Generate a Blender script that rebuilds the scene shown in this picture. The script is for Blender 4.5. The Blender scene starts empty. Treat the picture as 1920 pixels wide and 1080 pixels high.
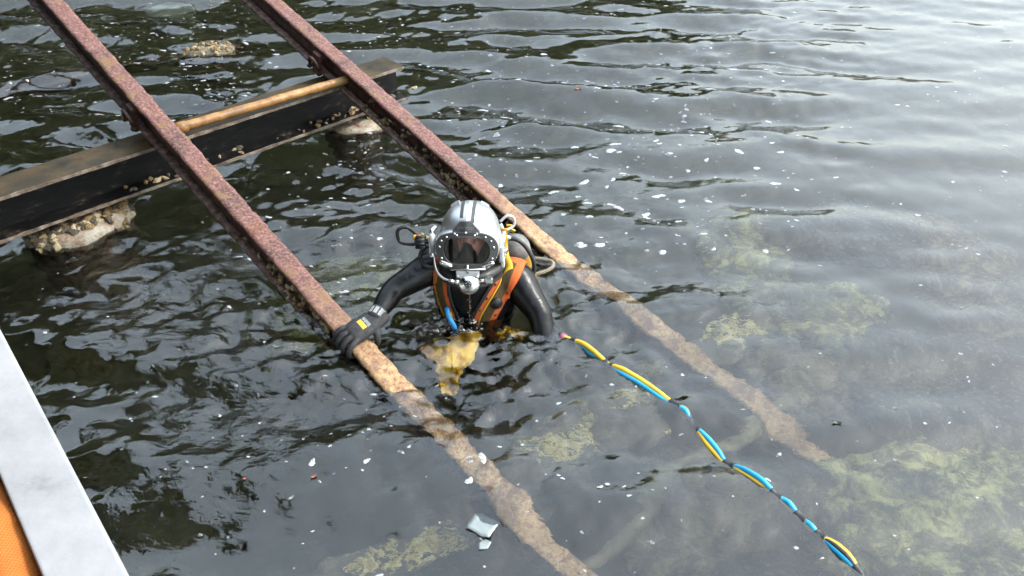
import bpy, bmesh, math, random
import numpy as np
from mathutils import Vector, Matrix, Euler, Quaternion, noise
random.seed(7)
rng = np.random.default_rng(11)
R = math.radians
scene = bpy.context.scene
COL = scene.collection

# ------------------------------------------------------------------ camera
CAM_H, PITCH, FPX = 2.4, R(37.0), 1500.0
cam_d = bpy.data.cameras.new('camera')
cam = bpy.data.objects.new('camera', cam_d)
COL.objects.link(cam)
cam.location = (0, 0, CAM_H)
cam.rotation_euler = (R(90) - PITCH, 0, 0)
cam_d.sensor_width = 36.0
cam_d.lens = 36.0 * FPX / 1920.0
cam_d.clip_start = 0.05
cam_d.clip_end = 600
scene.camera = cam

# ------------------------------------------------------------------ sky, sun, exposure
world = bpy.data.worlds.new('World')
scene.world = world
world.use_nodes = True
wn, wl = world.node_tree.nodes, world.node_tree.links
wn.clear()
SUN_EL, SUN_AZ = R(45), R(86)          # azimuth clockwise from +Y: behind thin cloud, to the right
sky = wn.new('ShaderNodeTexSky')
sky.sky_type = 'NISHITA'
sky.sun_disc = False
sky.sun_elevation = SUN_EL
sky.sun_rotation = SUN_AZ
sky.air_density, sky.dust_density, sky.ozone_density = 2.0, 5.0, 1.0
hs = wn.new('ShaderNodeHueSaturation')
hs.inputs['Saturation'].default_value = 0.58
bg = wn.new('ShaderNodeBackground')
bg.inputs['Strength'].default_value = 0.15
wo = wn.new('ShaderNodeOutputWorld')
soft = wn.new('ShaderNodeGamma')            # cloud evens the dome out
soft.inputs['Gamma'].default_value = 0.55
wl.new(sky.outputs[0], soft.inputs['Color'])
wl.new(soft.outputs[0], hs.inputs['Color'])
tint = wn.new('ShaderNodeMix')             # cool, thinly overcast light
tint.data_type = 'RGBA'; tint.blend_type = 'MULTIPLY'
tint.inputs[0].default_value = 1.0
tint.inputs[7].default_value = (.91, .99, 1.07, 1)
wl.new(hs.outputs[0], tint.inputs[6])
wl.new(tint.outputs[2], bg.inputs['Color'])
wl.new(bg.outputs[0], wo.inputs[0])

sun_d = bpy.data.lights.new('sun', 'SUN')
sun_d.energy = 0.5
sun_d.angle = R(11)
sun_d.color = (1.0, 0.96, 0.9)
sun = bpy.data.objects.new('sun', sun_d)
COL.objects.link(sun)
sdir = Vector((math.sin(SUN_AZ) * math.cos(SUN_EL), math.cos(SUN_AZ) * math.cos(SUN_EL), math.sin(SUN_EL)))
sun.rotation_euler = sdir.to_track_quat('Z', 'Y').to_euler()

scene.view_settings.view_transform = 'Standard'
scene.view_settings.look = 'None'
scene.view_settings.gamma = 1.0
scene.view_settings.use_curve_mapping = False
scene.view_settings.exposure = 3.45
cy = scene.cycles
cy.use_denoising = True
cy.max_bounces = 14
cy.transmission_bounces = 10
cy.transparent_max_bounces = 12
cy.diffuse_bounces = 4
cy.glossy_bounces = 5
cy.volume_bounces = 2
cy.caustics_reflective = False
cy.caustics_refractive = True
cy.sample_clamp_indirect = 6.0

# ------------------------------------------------------------------ helpers
def ray(px, py):
    x, y = (px - 960) / FPX, -(py - 540) / FPX
    c, s = math.cos(PITCH), math.sin(PITCH)
    return Vector((x, c + s * y, -s + c * y))
def at(px, py, z=0.0):                      # point of the place at height z seen near that pixel
    d = ray(px, py)
    return Vector((0, 0, CAM_H)) + d * ((z - CAM_H) / d.z)
def under(px, py, depth):                   # the same through the water surface
    p = at(px, py, 0.0)
    d = ray(px, py).normalized()
    h = Vector((d.x, d.y, 0)) / 1.333
    k = math.sqrt(max(1e-6, 1 - h.length_squared))
    return p + Vector((h.x, h.y, -k)) * (depth / k)

def tag(o, label=None, cat=None, group=None, kind=None):
    if label: o['label'] = label
    if cat: o['category'] = cat
    if group: o['group'] = group
    if kind: o['kind'] = kind
    return o
def empty(name, loc=(0, 0, 0), rot=None):
    o = bpy.data.objects.new(name, None)
    COL.objects.link(o)
    o.empty_display_size = 0.1
    o.location = loc
    if rot is not None: o.rotation_euler = rot
    return o
def link_mesh(name, me, mat=None, parent=None, loc=None, rot=None, smooth=False):
    o = bpy.data.objects.new(name, me)
    COL.objects.link(o)
    if mat is not None and not me.materials: me.materials.append(mat)
    if parent is not None: o.parent = parent
    if loc is not None: o.location = loc
    if rot is not None: o.rotation_euler = rot
    if smooth and len(me.polygons): me.polygons.foreach_set('use_smooth', [True] * len(me.polygons))
    return o
def mesh_from(name, verts, faces):
    me = bpy.data.meshes.new(name)
    me.from_pydata([tuple(v) for v in verts], [], faces)
    me.update()
    return me
def bm_obj(name, bm, mat=None, parent=None, loc=None, rot=None, smooth=False):
    me = bpy.data.meshes.new(name)
    bmesh.ops.recalc_face_normals(bm, faces=bm.faces)
    bm.to_mesh(me); bm.free()
    return link_mesh(name, me, mat, parent, loc, rot, smooth)
def fbm(p, oct=4, scale=1.0, seed=0.0):
    v, a, f = 0.0, 1.0, scale
    for _ in range(oct):
        v += a * noise.noise(Vector((p[0] * f + seed, p[1] * f - seed * 1.7, p[2] * f + seed * .6)))
        a *= 0.5; f *= 2.03
    return v
def add_box(bm, lo, hi, mat4=None):
    vs = []
    for x in (lo[0], hi[0]):
        for y in (lo[1], hi[1]):
            for z in (lo[2], hi[2]):
                v = Vector((x, y, z))
                vs.append(bm.verts.new(mat4 @ v if mat4 else v))
    for f in ((0, 1, 3, 2), (4, 6, 7, 5), (0, 4, 5, 1), (2, 3, 7, 6), (0, 2, 6, 4), (1, 5, 7, 3)):
        bm.faces.new([vs[i] for i in f])
def bevel_all(bm, w, seg=2):
    bmesh.ops.bevel(bm, geom=list(bm.edges), offset=w, segments=seg, affect='EDGES', profile=0.6, clamp_overlap=True)
def frames(pts):
    """parallel transported frames along a polyline"""
    pts = [Vector(p) for p in pts]
    n = len(pts)
    T = []
    for i in range(n):
        a, b = pts[max(0, i - 1)], pts[min(n - 1, i + 1)]
        T.append((b - a).normalized())
    up = Vector((0, 0, 1)) if abs(T[0].z) < .9 else Vector((1, 0, 0))
    N = [(up - T[0] * up.dot(T[0])).normalized()]
    for i in range(1, n):
        q = T[i - 1].rotation_difference(T[i])
        v = q @ N[-1]
        N.append((v - T[i] * v.dot(T[i])).normalized())
    return pts, T, N, [t.cross(m) for t, m in zip(T, N)]
def spline(ctrl, per=8):
    """Catmull-Rom through control points"""
    c = [Vector(p) for p in ctrl]
    c = [c[0] * 2 - c[1]] + c + [c[-1] * 2 - c[-2]]
    out = []
    for i in range(1, len(c) - 2):
        for k in range(per):
            t = k / per
            p0, p1, p2, p3 = c[i - 1], c[i], c[i + 1], c[i + 2]
            out.append(0.5 * ((2 * p1) + (p2 - p0) * t + (2 * p0 - 5 * p1 + 4 * p2 - p3) * t * t + (3 * p1 - p0 - 3 * p2 + p3) * t ** 3))
    out.append(c[-2])
    return out
def add_tube(bm, pts, rad, seg=10, cap=True, jitter=0.0, seed=0.0):
    pts, T, N, B = frames(pts)
    rings = []
    for i, p in enumerate(pts):
        r = rad[i] if isinstance(rad, (list, tuple)) else rad
        ring = []
        for k in range(seg):
            a = 2 * math.pi * k / seg
            o = N[i] * math.cos(a) + B[i] * math.sin(a)
            rr = r
            if jitter: rr += jitter * fbm(p + o * r, 3, 14, seed)
            ring.append(bm.verts.new(p + o * rr))
        rings.append(ring)
    for i in range(len(rings) - 1):
        for k in range(seg):
            bm.faces.new((rings[i][k], rings[i][(k + 1) % seg], rings[i + 1][(k + 1) % seg], rings[i + 1][k]))
    if cap:
        bm.faces.new(rings[0][::-1]); bm.faces.new(rings[-1])
    return rings
def tube_obj(name, pts, rad, mat, parent=None, seg=10, jitter=0.0, seed=0.0):
    bm = bmesh.new(); add_tube(bm, pts, rad, seg, True, jitter, seed)
    return bm_obj(name, bm, mat, parent, smooth=True)
def lathe_bm(profile, seg=24):
    """profile: list of (r, z)"""
    bm = bmesh.new(); rings = []
    for r, z in profile:
        if r < 1e-5: rings.append([bm.verts.new((0, 0, z))])
        else: rings.append([bm.verts.new((r * math.cos(2 * math.pi * k / seg), r * math.sin(2 * math.pi * k / seg), z)) for k in range(seg)])
    for a, b in zip(rings[:-1], rings[1:]):
        for k in range(seg):
            va = [a[0]] if len(a) == 1 else [a[k], a[(k + 1) % seg]]
            vb = [b[0]] if len(b) == 1 else [b[(k + 1) % seg], b[k]]
            if len(va) + len(vb) >= 3: bm.faces.new(va + vb)
    return bm

# ------------------------------------------------------------------ materials
ALB = 0.45                                  # base colours dimmed for wetness and to keep reflections brighter at this exposure
def new_mat(name):
    m = bpy.data.materials.new(name); m.use_nodes = True
    nt = m.node_tree; nt.nodes.clear()
    out = nt.nodes.new('ShaderNodeOutputMaterial')
    return m, nt, out
def coords(nt, kind='Object', scale=(1, 1, 1), rot=(0, 0, 0)):
    mp = nt.nodes.new('ShaderNodeMapping')
    if kind == 'World':
        g = nt.nodes.new('ShaderNodeNewGeometry'); nt.links.new(g.outputs['Position'], mp.inputs[0])
    else:
        tc = nt.nodes.new('ShaderNodeTexCoord'); nt.links.new(tc.outputs[kind], mp.inputs[0])
    mp.inputs['Scale'].default_value = scale
    mp.inputs['Rotation'].default_value = rot
    return mp.outputs[0]
def nz(nt, vec, scale, detail=6, rough=.6, dist=0.0):
    n = nt.nodes.new('ShaderNodeTexNoise')
    n.inputs['Scale'].default_value = scale
    n.inputs['Detail'].default_value = detail
    n.inputs['Roughness'].default_value = rough
    n.inputs['Distortion'].default_value = dist
    nt.links.new(vec, n.inputs['Vector'])
    return n.outputs['Fac']
def ramp(nt, fac, stops, interp='LINEAR'):
    r = nt.nodes.new('ShaderNodeValToRGB')
    cr = r.color_ramp; cr.interpolation = interp
    while len(cr.elements) < len(stops): cr.elements.new(0.5)
    for e, (p, c) in zip(cr.elements, stops):
        e.position = p
        e.color = (c, c, c, 1) if isinstance(c, (int, float)) else (*c, 1)
    nt.links.new(fac, r.inputs[0])
    return r.outputs[0]
def mix(nt, fac, a, b, mode='MIX'):
    n = nt.nodes.new('ShaderNodeMix'); n.data_type = 'RGBA'; n.blend_type = mode
    for sock, v in ((n.inputs[0], fac), (n.inputs[6], a), (n.inputs[7], b)):
        if isinstance(v, (int, float)): sock.default_value = v
        elif isinstance(v, tuple): sock.default_value = (*v, 1)
        else: nt.links.new(v, sock)
    return n.outputs[2]
def bumped(nt, hgt, strength, dist=0.01):
    b = nt.nodes.new('ShaderNodeBump')
    b.inputs['Strength'].default_value = strength
    b.inputs['Distance'].default_value = dist
    nt.links.new(hgt, b.inputs['Height'])
    return b.outputs[0]
def principled(nt, out, color, rough=.6, metal=0.0, normal=None, spec=.5, coat=0.0):
    p = nt.nodes.new('ShaderNodeBsdfPrincipled')
    if metal == 0.0: color = mix(nt, 1.0, color, (ALB,) * 3, 'MULTIPLY')
    for key, v in (('Base Color', color), ('Roughness', rough), ('Metallic', metal)):
        if isinstance(v, tuple): p.inputs[key].default_value = (*v, 1)
        elif isinstance(v, (int, float)): p.inputs[key].default_value = v
        else: nt.links.new(v, p.inputs[key])
    p.inputs['Specular IOR Level'].default_value = spec
    p.inputs['Coat Weight'].default_value = coat
    p.inputs['Coat Roughness'].default_value = .15
    if normal is not None: nt.links.new(normal, p.inputs['Normal'])
    nt.links.new(p.outputs[0], out.inputs['Surface'])
    return p
def simple(name, stops, scale=10, rough=(.5, .7), metal=0.0, bump=.3, bscale=60, coord='Object', stretch=(1, 1, 1), spec=.5, coat=0.0, dist=0.004, ndist=0.0):
    m, nt, out = new_mat(name)
    v = coords(nt, coord, stretch)
    a = nz(nt, v, scale, 7, .62, ndist)
    col = ramp(nt, a, stops) if len(stops) > 1 else stops[0][1]
    b = nz(nt, v, bscale, 5, .6)
    r = ramp(nt, nz(nt, v, scale * 2.3, 4), [(.3, rough[0]), (.7, rough[1])])
    principled(nt, out, col, r, metal, bumped(nt, b, bump, dist), spec, coat)
    return m

# materials of the slipway
def rust_mat(name, fouling=True):
    """pinkish flaking rust, with tan and yellow marine growth from the tide line down"""
    m, nt, out = new_mat(name)
    v = coords(nt, 'World')
    big = nz(nt, v, 5, 6, .6)
    fine = nz(nt, v, 70, 6, .7)
    base = ramp(nt, big, [(.34, (.035, .014, .012)), (.44, (.15, .055, .045)), (.54, (.25, .105, .085)), (.64, (.18, .05, .025)), (.74, (.38, .11, .02))])
    speck = ramp(nt, fine, [(.38, (.03, .016, .015)), (.5, (.24, .10, .075)), (.64, (.58, .35, .29))])
    col = mix(nt, .58, base, speck)
    flake = ramp(nt, nz(nt, v, 7, 6, .65, 1.2), [(.56, 0.0), (.60, 1.0)])
    col = mix(nt, flake, col, mix(nt, fine, (.06, .035, .03), (.46, .25, .10)))
    if fouling:
        g = nt.nodes.new('ShaderNodeNewGeometry')
        sp = nt.nodes.new('ShaderNodeSeparateXYZ'); nt.links.new(g.outputs['Position'], sp.inputs[0])
        ad = nt.nodes.new('ShaderNodeMath'); ad.operation = 'MULTIPLY_ADD'
        ad.inputs[1].default_value = .22; nt.links.new(nz(nt, v, 13, 6, .7), ad.inputs[0]); nt.links.new(sp.outputs['Z'], ad.inputs[2])
        tide = ramp(nt, ad.outputs[0], [(.10, 1.0), (.28, 0.0)])
        grow = ramp(nt, nz(nt, v, 52, 7, .78, .4), [(.30, (.09, .045, .025)), (.42, (.40, .19, .10)), (.52, (.66, .44, .20)), (.62, (.80, .63, .34)), (.74, (.85, .78, .58))])
        reds = ramp(nt, nz(nt, v, 11, 4, .6, .3), [(.5, 0.0), (.62, .75)])
        grow = mix(nt, reds, grow, mix(nt, fine, (.12, .04, .03), (.40, .20, .14)))
        col = mix(nt, tide, col, grow)
    rgh = ramp(nt, fine, [(.3, .45), (.7, .8)])
    hgt = mix(nt, .5, fine, nz(nt, v, 190, 4, .6))
    principled(nt, out, col, rgh, 0.0, bumped(nt, hgt, .9, .006), .35)
    return m
MAT = {}
MAT['rust'] = rust_mat('rusted_rail_steel')
MAT['rust_web'] = simple('dark_rust_web', [(.25, (.018, .01, .008)), (.5, (.075, .032, .02)), (.62, (.14, .06, .035)), (.78, (.19, .11, .08))], 14, (.5, .8), 0, .7, 90, 'World', spec=.3, dist=.005)
MAT['rust_foot'] = simple('pale_crusted_foot', [(.3, (.04, .022, .018)), (.48, (.15, .085, .065)), (.6, (.27, .18, .15)), (.75, (.33, .26, .21))], 26, (.55, .85), 0, .8, 110, 'World', spec=.3, dist=.006)
MAT['black_steel'] = simple('black_wet_steel', [(.3, (.003, .003, .0035)), (.56, (.006, .006, .0065)), (.64, (.03, .024, .018)), (.74, (.22, .19, .16))], 9, (.35, .6), 0, .5, 45, 'World', (1, 1, 3), spec=.18, dist=.004)
MAT['brown_steel'] = simple('brown_wet_flange', [(.3, (.022, .016, .008)), (.5, (.06, .042, .018)), (.66, (.11, .07, .028)), (.78, (.20, .10, .05))], 6, (.25, .55), 0, .35, 50, 'World', spec=.25, dist=.004)
MAT['tan_edge'] = simple('tan_scraped_edge', [(.3, (.05, .035, .025)), (.5, (.22, .16, .11)), (.7, (.42, .36, .29))], 18, (.5, .8), 0, .6, 80, 'World')
MAT['pipe'] = simple('yellow_rust_pipe', [(.26, (.03, .018, .01)), (.38, (.22, .10, .025)), (.5, (.42, .20, .045)), (.62, (.50, .29, .09)), (.78, (.42, .36, .16))], 9, (.35, .65), 0, .5, 70, 'World', spec=.45, ndist=.4)
MAT['concrete'] = simple('white_barnacled_concrete', [(.32, (.10, .04, .02)), (.44, (.30, .20, .13)), (.56, (.42, .37, .28)), (.75, (.58, .55, .47))], 15, (.6, .9), 0, .8, 60, 'World', dist=.008)
MAT['green_pile'] = simple('pale_green_pile', [(.3, (.16, .19, .15)), (.6, (.30, .34, .27)), (.8, (.38, .40, .33))], 7, (.6, .9), 0, .5, 40, 'World')
OY = [simple('oyster_cream', [(.3, (.22, .15, .07)), (.5, (.50, .40, .22)), (.7, (.66, .58, .42))], 40, (.4, .8), 0, .6, 150, 'Object', spec=.4),
      simple('oyster_tan', [(.3, (.06, .035, .015)), (.5, (.28, .17, .06)), (.7, (.45, .33, .14))], 40, (.4, .8), 0, .6, 150, 'Object', spec=.4),
      simple('oyster_brown', [(.3, (.015, .011, .007)), (.5, (.06, .042, .02)), (.7, (.16, .11, .05))], 40, (.35, .7), 0, .6, 150, 'Object', spec=.5)]
MAT['sponge'] = simple('yellow_sponge', [(.36, (.20, .14, .04)), (.47, (.75, .60, .16)), (.58, (1.0, .88, .36)), (.72, (1.0, .96, .62))], 42, (.6, .9), 0, 1.0, 70, 'World', dist=.01)
MAT['sunk'] = simple('silted_steel', [(.3, (.045, .04, .03)), (.5, (.13, .11, .075)), (.65, (.24, .21, .13)), (.78, (.40, .37, .22))], 11, (.7, .95), 0, .8, 60, 'World', dist=.008)
MAT['sunk_pipe'] = simple('green_slimed_pole', [(.3, (.10, .09, .045)), (.5, (.20, .18, .09)), (.7, (.30, .27, .14))], 12, (.6, .9), 0, .5, 60, 'World')

def rough_box(L0, L1, y0, y1, z0, z1, step=.035, jit=.0025, seed=0.0, ydiv=3, foul=None, bev=.004):
    """a long steel plate along x, its edges eaten by rust; foul(x) adds growth"""
    n = max(2, int((L1 - L0) / step))
    bm = bmesh.new(); rings = []
    prof = []
    for k in range(ydiv + 1): prof.append((y0 + (y1 - y0) * k / ydiv, z1))
    zd = max(1, int((z1 - z0) / .03))
    for k in range(1, zd): prof.append((y1, z1 + (z0 - z1) * k / zd))
    for k in range(ydiv + 1): prof.append((y1 + (y0 - y1) * k / ydiv, z0))
    for k in range(1, zd): prof.append((y0, z0 + (z1 - z0) * k / zd))
    cy_, cz_ = (y0 + y1) / 2, (z0 + z1) / 2
    for i in range(n + 1):
        x = L0 + (L1 - L0) * i / n
        ring = []
        g = foul(x) if foul else 0.0
        for (y, z) in prof:
            p = (x, y, z)
            a = jit * (fbm(p, 2, 9, seed) + .8 * fbm(p, 2, 45, seed + 3))
            d = Vector((0, y - cy_, z - cz_)); d.normalize()
            # round the corners a little
            k = 1.0
            e = a + g * (0.5 + .9 * fbm(p, 3, 26, seed + 9))
            ring.append(bm.verts.new((x + jit * fbm(p, 1, 30, seed + 5), y + d.y * e, z + d.z * e)))
        rings.append(ring)
    m = len(prof)
    for i in range(n):
        for k in range(m):
            bm.faces.new((rings[i][k], rings[i][(k + 1) % m], rings[i + 1][(k + 1) % m], rings[i + 1][k]))
    bm.faces.new(rings[0][::-1]); bm.faces.new(rings[-1])
    sharp = []
    bm.normal_update()
    return bm

# oyster and mussel shells: a few shared meshes
def oyster_mesh(name, seed, mat):
    r_ = random.Random(seed)
    n = 9
    V, F = [], []
    ph = r_.random() * 9
    def rad(a): return (1 + .35 * math.cos(a) + .22 * math.sin(2 * a + ph) + .16 * math.sin(3 * a + 2 * ph)) * .5
    for ring, (s, z) in enumerate(((1.0, 0.0), (.86, .20), (.5, .36))):
        for k in range(n):
            a = 2 * math.pi * k / n
            rr = rad(a) * s * (1 + .1 * r_.uniform(-1, 1))
            V.append((rr * math.cos(a), rr * .75 * math.sin(a), z + .09 * r_.uniform(-1, 1)))
    V.append((.05, 0, .40 + .05 * r_.random()))
    for ring in (0, 1):
        for k in range(n):
            F.append((ring * n + k, ring * n + (k + 1) % n, (ring + 1) * n + (k + 1) % n, (ring + 1) * n + k))
    for k in range(n): F.append((2 * n + k, 2 * n + (k + 1) % n, 3 * n))
    F.append(tuple(range(n - 1, -1, -1)))
    me = mesh_from(name, V, F); me.materials.append(mat)
    me.polygons.foreach_set('use_smooth', [i % 3 == 0 for i in range(len(me.polygons))])
    return me
OYM = [[oyster_mesh('oyster', 10 * i + j, OY[i]) for j in range(3)] for i in range(3)]
def put_oyster(parent, loc, normal, size, kindw=(.45, .35, .2), rr=random):
    i = rr.choices((0, 1, 2), kindw)[0]
    o = bpy.data.objects.new('oyster', rr.choice(OYM[i]))
    COL.objects.link(o); o.parent = parent
    q = Vector(normal).normalized().to_track_quat('Z', 'Y')
    q = q @ Quaternion((0, 0, 1), rr.uniform(0, 6.28)) @ Quaternion((1, 0, 0), rr.gauss(0, .45))
    o.rotation_mode = 'QUATERNION'; o.rotation_quaternion = q
    o.location = loc
    s = size * rr.uniform(.65, 1.35)
    o.scale = (s, s * rr.uniform(.75, 1.1), s * rr.uniform(.6, 1.2))
    return o

# ------------------------------------------------------------------ the slipway
VP = ray(-1500, -1790).normalized()          # up the slip
SLOPE = math.asin(VP.z)
def slip_frame(origin):
    ax = VP; ay = Vector((0, 0, 1)).cross(ax).normalized(); az = ax.cross(ay)
    return Matrix.Translation(origin) @ Matrix((ax, ay, az)).transposed().to_4x4()
RW, RH = .098, .165          # rail width and height
def make_rail(origin, L0, L1, label, seed, oyster_zone, n_oys):
    root = empty('slipway_rail'); root.matrix_world = slip_frame(origin)
    tag(root, label, 'rail', 'pair of slipway rails')
    foul = lambda x: .002 + .010 * min(1, max(0, (.30 - x) / .5))
    bm = rough_box(L0, L1, -RW / 2, RW / 2, -.020, 0.0, .025, .0055, seed, 5, foul)
    top = bm_obj('top_flange', bm, MAT['rust'], root, smooth=True)
    bm = rough_box(L0, L1, -.011, .011, -RH + .014, -.021, .05, .002, seed + 20, 1, lambda x: .7 * foul(x))
    web = bm_obj('web', bm, MAT['rust_web'], root, smooth=True)
    bm = rough_box(L0, L1, -RW * .56, RW * .56, -RH, -RH + .014, .035, .004, seed + 40, 4, foul)
    bm_obj('bottom_flange', bm, MAT['rust_foot'], root, smooth=True)
    rr = random.Random(seed)
    for i in range(n_oys):
        x = rr.triangular(oyster_zone[0], oyster_zone[1], oyster_zone[0] + (oyster_zone[1] - oyster_zone[0]) * .35)
        zz = rr.uniform(-RH + .02, -.045)
        side = 1
        put_oyster(root, (x, side * (.012 + rr.uniform(0, .022)), zz), (rr.uniform(-.3, .3), side, rr.uniform(-.2, .7)), rr.uniform(.022, .04), rr=rr)
    for i in range(n_oys // 4):
        x = rr.uniform(*oyster_zone)
        put_oyster(root, (x, rr.uniform(.02, .055), -RH + .016), (0, .2, 1), rr.uniform(.016, .03), rr=rr)
    return root
PL, PR = at(735, 712, 0), at(1046, 474, 0)
rail_l = make_rail(PL, -4.5, 6.2, 'near rusted rail gripped by the diver’s gloved hand', 3, (.05, 1.25), 90)
rail_r = make_rail(PR, -8.0, 5.6, 'far rusted rail running down behind the diver’s helmet', 8, (-.15, 1.75), 120)

# clamp holding the near rail to the cross beam
def rail_pt(rail, x, y=0, z=0): return rail.matrix_world @ Vector((x, y, z))

# cross beam: top meets the rails' feet
xs = [i * .02 for i in range(50, 250)]
def closest_x(rail, px, py, zoff=0.0):
    best, bx = 1e9, 0
    d = ray(px, py); o = Vector((0, 0, CAM_H))
    for x in [i * .02 for i in range(-150, 300)]:
        v = rail_pt(rail, x, 0, zoff) - o
        e = (v - d * (v.dot(d) / d.length_squared)).length
        if e < best: best, bx = e, x
    return bx
XL = closest_x(rail_l, 279, 256, -RH) + .05; XR = closest_x(rail_r, 624, 153, -RH)
CL, CR = rail_pt(rail_l, XL, 0, -RH), rail_pt(rail_r, XR, 0, -RH)
bz = min(CL.z, CR.z) - .012
bdir = Vector((CR.x - CL.x, CR.y - CL.y, 0)).normalized()
BO = Vector(((CL.x + CR.x) / 2, (CL.y + CR.y) / 2, bz))
beam = empty('cross_beam')
by = Vector((0, 0, 1)).cross(bdir)
beam.matrix_world = Matrix.Translation(BO) @ Matrix((bdir, by, Vector((0, 0, 1)))).transposed().to_4x4()
tag(beam, 'black steel cross beam carrying both rusted rails above the water', 'beam')
BH, BW = .235, .225
gauge = (CR - CL).length
Lb, Rb = -gauge / 2 - 2.6, gauge / 2 + .46
bm_obj('top_flange', rough_box(Lb, Rb, -BW / 2, BW / 2, -.018, 0, .05, .002, 71, 4), MAT['brown_steel'], beam, smooth=False)
bm_obj('flange_edge', rough_box(Lb, Rb, -BW / 2 - .006, -BW / 2 + .001, -.017, -.001, .04, .002, 74, 1), MAT['tan_edge'], beam)
bm_obj('web', rough_box(Lb, Rb, -.014, .014, -BH + .018, -.0185, .06, .0015, 72, 1), MAT['black_steel'], beam)
bm_obj('bottom_flange', rough_box(Lb, Rb, -BW / 2 - .01, BW / 2, -BH, -BH + .018, .05, .003, 73, 4), MAT['black_steel'], beam)
bm_obj('bottom_flange_edge', rough_box(Lb, Rb, -BW / 2 - .018, -BW / 2 - .0095, -BH + .001, -BH + .017, .04, .003, 75, 1), MAT['tan_edge'], beam)
rr = random.Random(5)
for cx, sp, n in ((-gauge / 2 - .05, .14, 14), (gauge / 2 - .02, .22, 26), (-.05, .16, 8), (-gauge / 2 - 1.35, .12, 10)):
    for i in range(n):
        put_oyster(beam, (cx + rr.gauss(0, sp), -rr.uniform(.03, .11), -BH + .02), (0, -.4, 1), rr.uniform(.022, .045), (.15, .35, .5), rr=rr)

# rust-yellow pipe lying along the beam between the rails
pz = bz + .045
pp = [at(336, 240, pz), at(500, 194, pz), at(662, 146, pz)]
pipe = empty('spacer_pipe', pp[1])
tag(pipe, 'rust-yellow pipe lying on the black cross beam between the rails', 'pipe')
pts = [Vector(p) - pp[1] for p in pp]
n = 60
line = [pts[0].lerp(pts[2], i / n) for i in range(n + 1)]
tube_obj('pipe_barrel', line, .027, MAT['pipe'], pipe, 18, .0035, 4)
dd = (pts[2] - pts[0]).normalized()
for i, t in enumerate((.012, .985)):
    c = pts[0].lerp(pts[2], t)
    tube_obj('pipe_collar', [c - dd * .03, c + dd * .03], .032, MAT['pipe'], pipe, 18, .002, 7 + i)

# clamp on the near rail, shackle bow and bracket
def clamp(rail, x, side, label_obj):
    bm = bmesh.new()
    add_box(bm, (x - .035, side * .045, -RH - .02), (x + .035, side * .075, -.035)); bevel_all(bm, .006)
    c = bm_obj('clamp', bm, MAT['rust_web'], rail)
    bow = [Vector((x + .05 * math.cos(a), side * (.085 + .012 * math.sin(a)), -.11 + .045 * math.sin(a))) for a in [i * math.pi / 9 - .2 for i in range(11)]]
    tube_obj('bolt_bow', bow, .011, MAT['rust_web'], c, 8, .001)
    for dx in (-.05, .05):
        bm = lathe_bm([(0, 0), (.017, 0), (.017, .014), (.009, .014), (.009, .03), (0, .03)], 6)
        bm_obj('nut', bm, MAT['rust_web'], c, (x + dx, side * .085, -RH + .012))
clamp(rail_l, XL + .06, 1, 'l'); clamp(rail_r, XR + .12, 1, 'r')

# piles under the beam
def pile(px, py, z, rad, depth, name, label, mat, n_oys, crust_mat=None, dome=.05, kw=(.3, .4, .3), seed=1, bare=None, osz=(.03, .055)):
    c = at(px, py, z)
    root = empty(name, c); tag(root, label, 'pile', 'concrete piles')
    bm = lathe_bm([(rad * .97, -depth), (rad, -.12), (rad * 1.03, -.05), (rad, -.012), (rad * .9, dome * .5), (rad * .55, dome), (0, dome * 1.05)], 36)
    for v in bm.verts:
        k = 1 + .05 * fbm(v.co, 3, 9, seed); v.co.x *= k; v.co.y *= k; v.co.z += .012 * fbm(v.co, 3, 14, seed + 4)
    bm_obj('shaft', bm, mat, root, smooth=True)
    rr = random.Random(seed)
    from mathutils.bvhtree import BVHTree
    sh_ = root.children[0].data
    bv_ = BVHTree.FromPolygons([v_.co.copy() for v_ in sh_.vertices], [tuple(p_.vertices) for p_ in sh_.polygons])
    for i in range(n_oys):
        while True:
            a = rr.uniform(0, 6.28); q = math.sqrt(rr.random()) * 1.12
            if bare is None or not (bare[0] < a < bare[1] and q > bare[2]): break
        src = Vector((rad * q * math.cos(a), rad * q * math.sin(a), dome * 1.3 - max(0, q - .8) * .35))
        loc, nn, _, _ = bv_.find_nearest(src)
        put_oyster(root, loc - nn * .004, nn + Vector((0, 0, .5)), rr.uniform(*osz), kw, rr=rr)
    return root
pile(142, 402, bz - BH - .065, .265, 1.5, 'concrete_pile', 'pale oyster-crusted pile under the left part of the black beam', MAT['concrete'], 460, seed=12, kw=(.13, .36, .51), dome=.02, bare=(4.75, 5.9, .8), osz=(.018, .062))
pile(662, 226, bz - BH - .085, .19, 1.5, 'concrete_pile', 'pale pile under the beam below the far rail', MAT['concrete'], 60, seed=13, kw=(.08, .3, .62), dome=.025, bare=(3.6, 6.1, .4))
pile(392, 96, -.02, .21, 1.2, 'concrete_pile', 'brown shell-covered pile head awash between the rails', MAT['sunk'], 110, seed=14, kw=(.16, .5, .34), dome=.03)
pg = under(318, 14, .14)
root = empty('concrete_pile', pg); tag(root, 'pale green drowned pile at the top edge between the rails', 'pile', 'concrete piles')
bm = lathe_bm([(.21, -1.0), (.215, -.2), (.22, -.01), (.205, .01), (0, .012)], 32)
bm_obj('shaft', bm, MAT['green_pile'], root, smooth=True)

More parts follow.
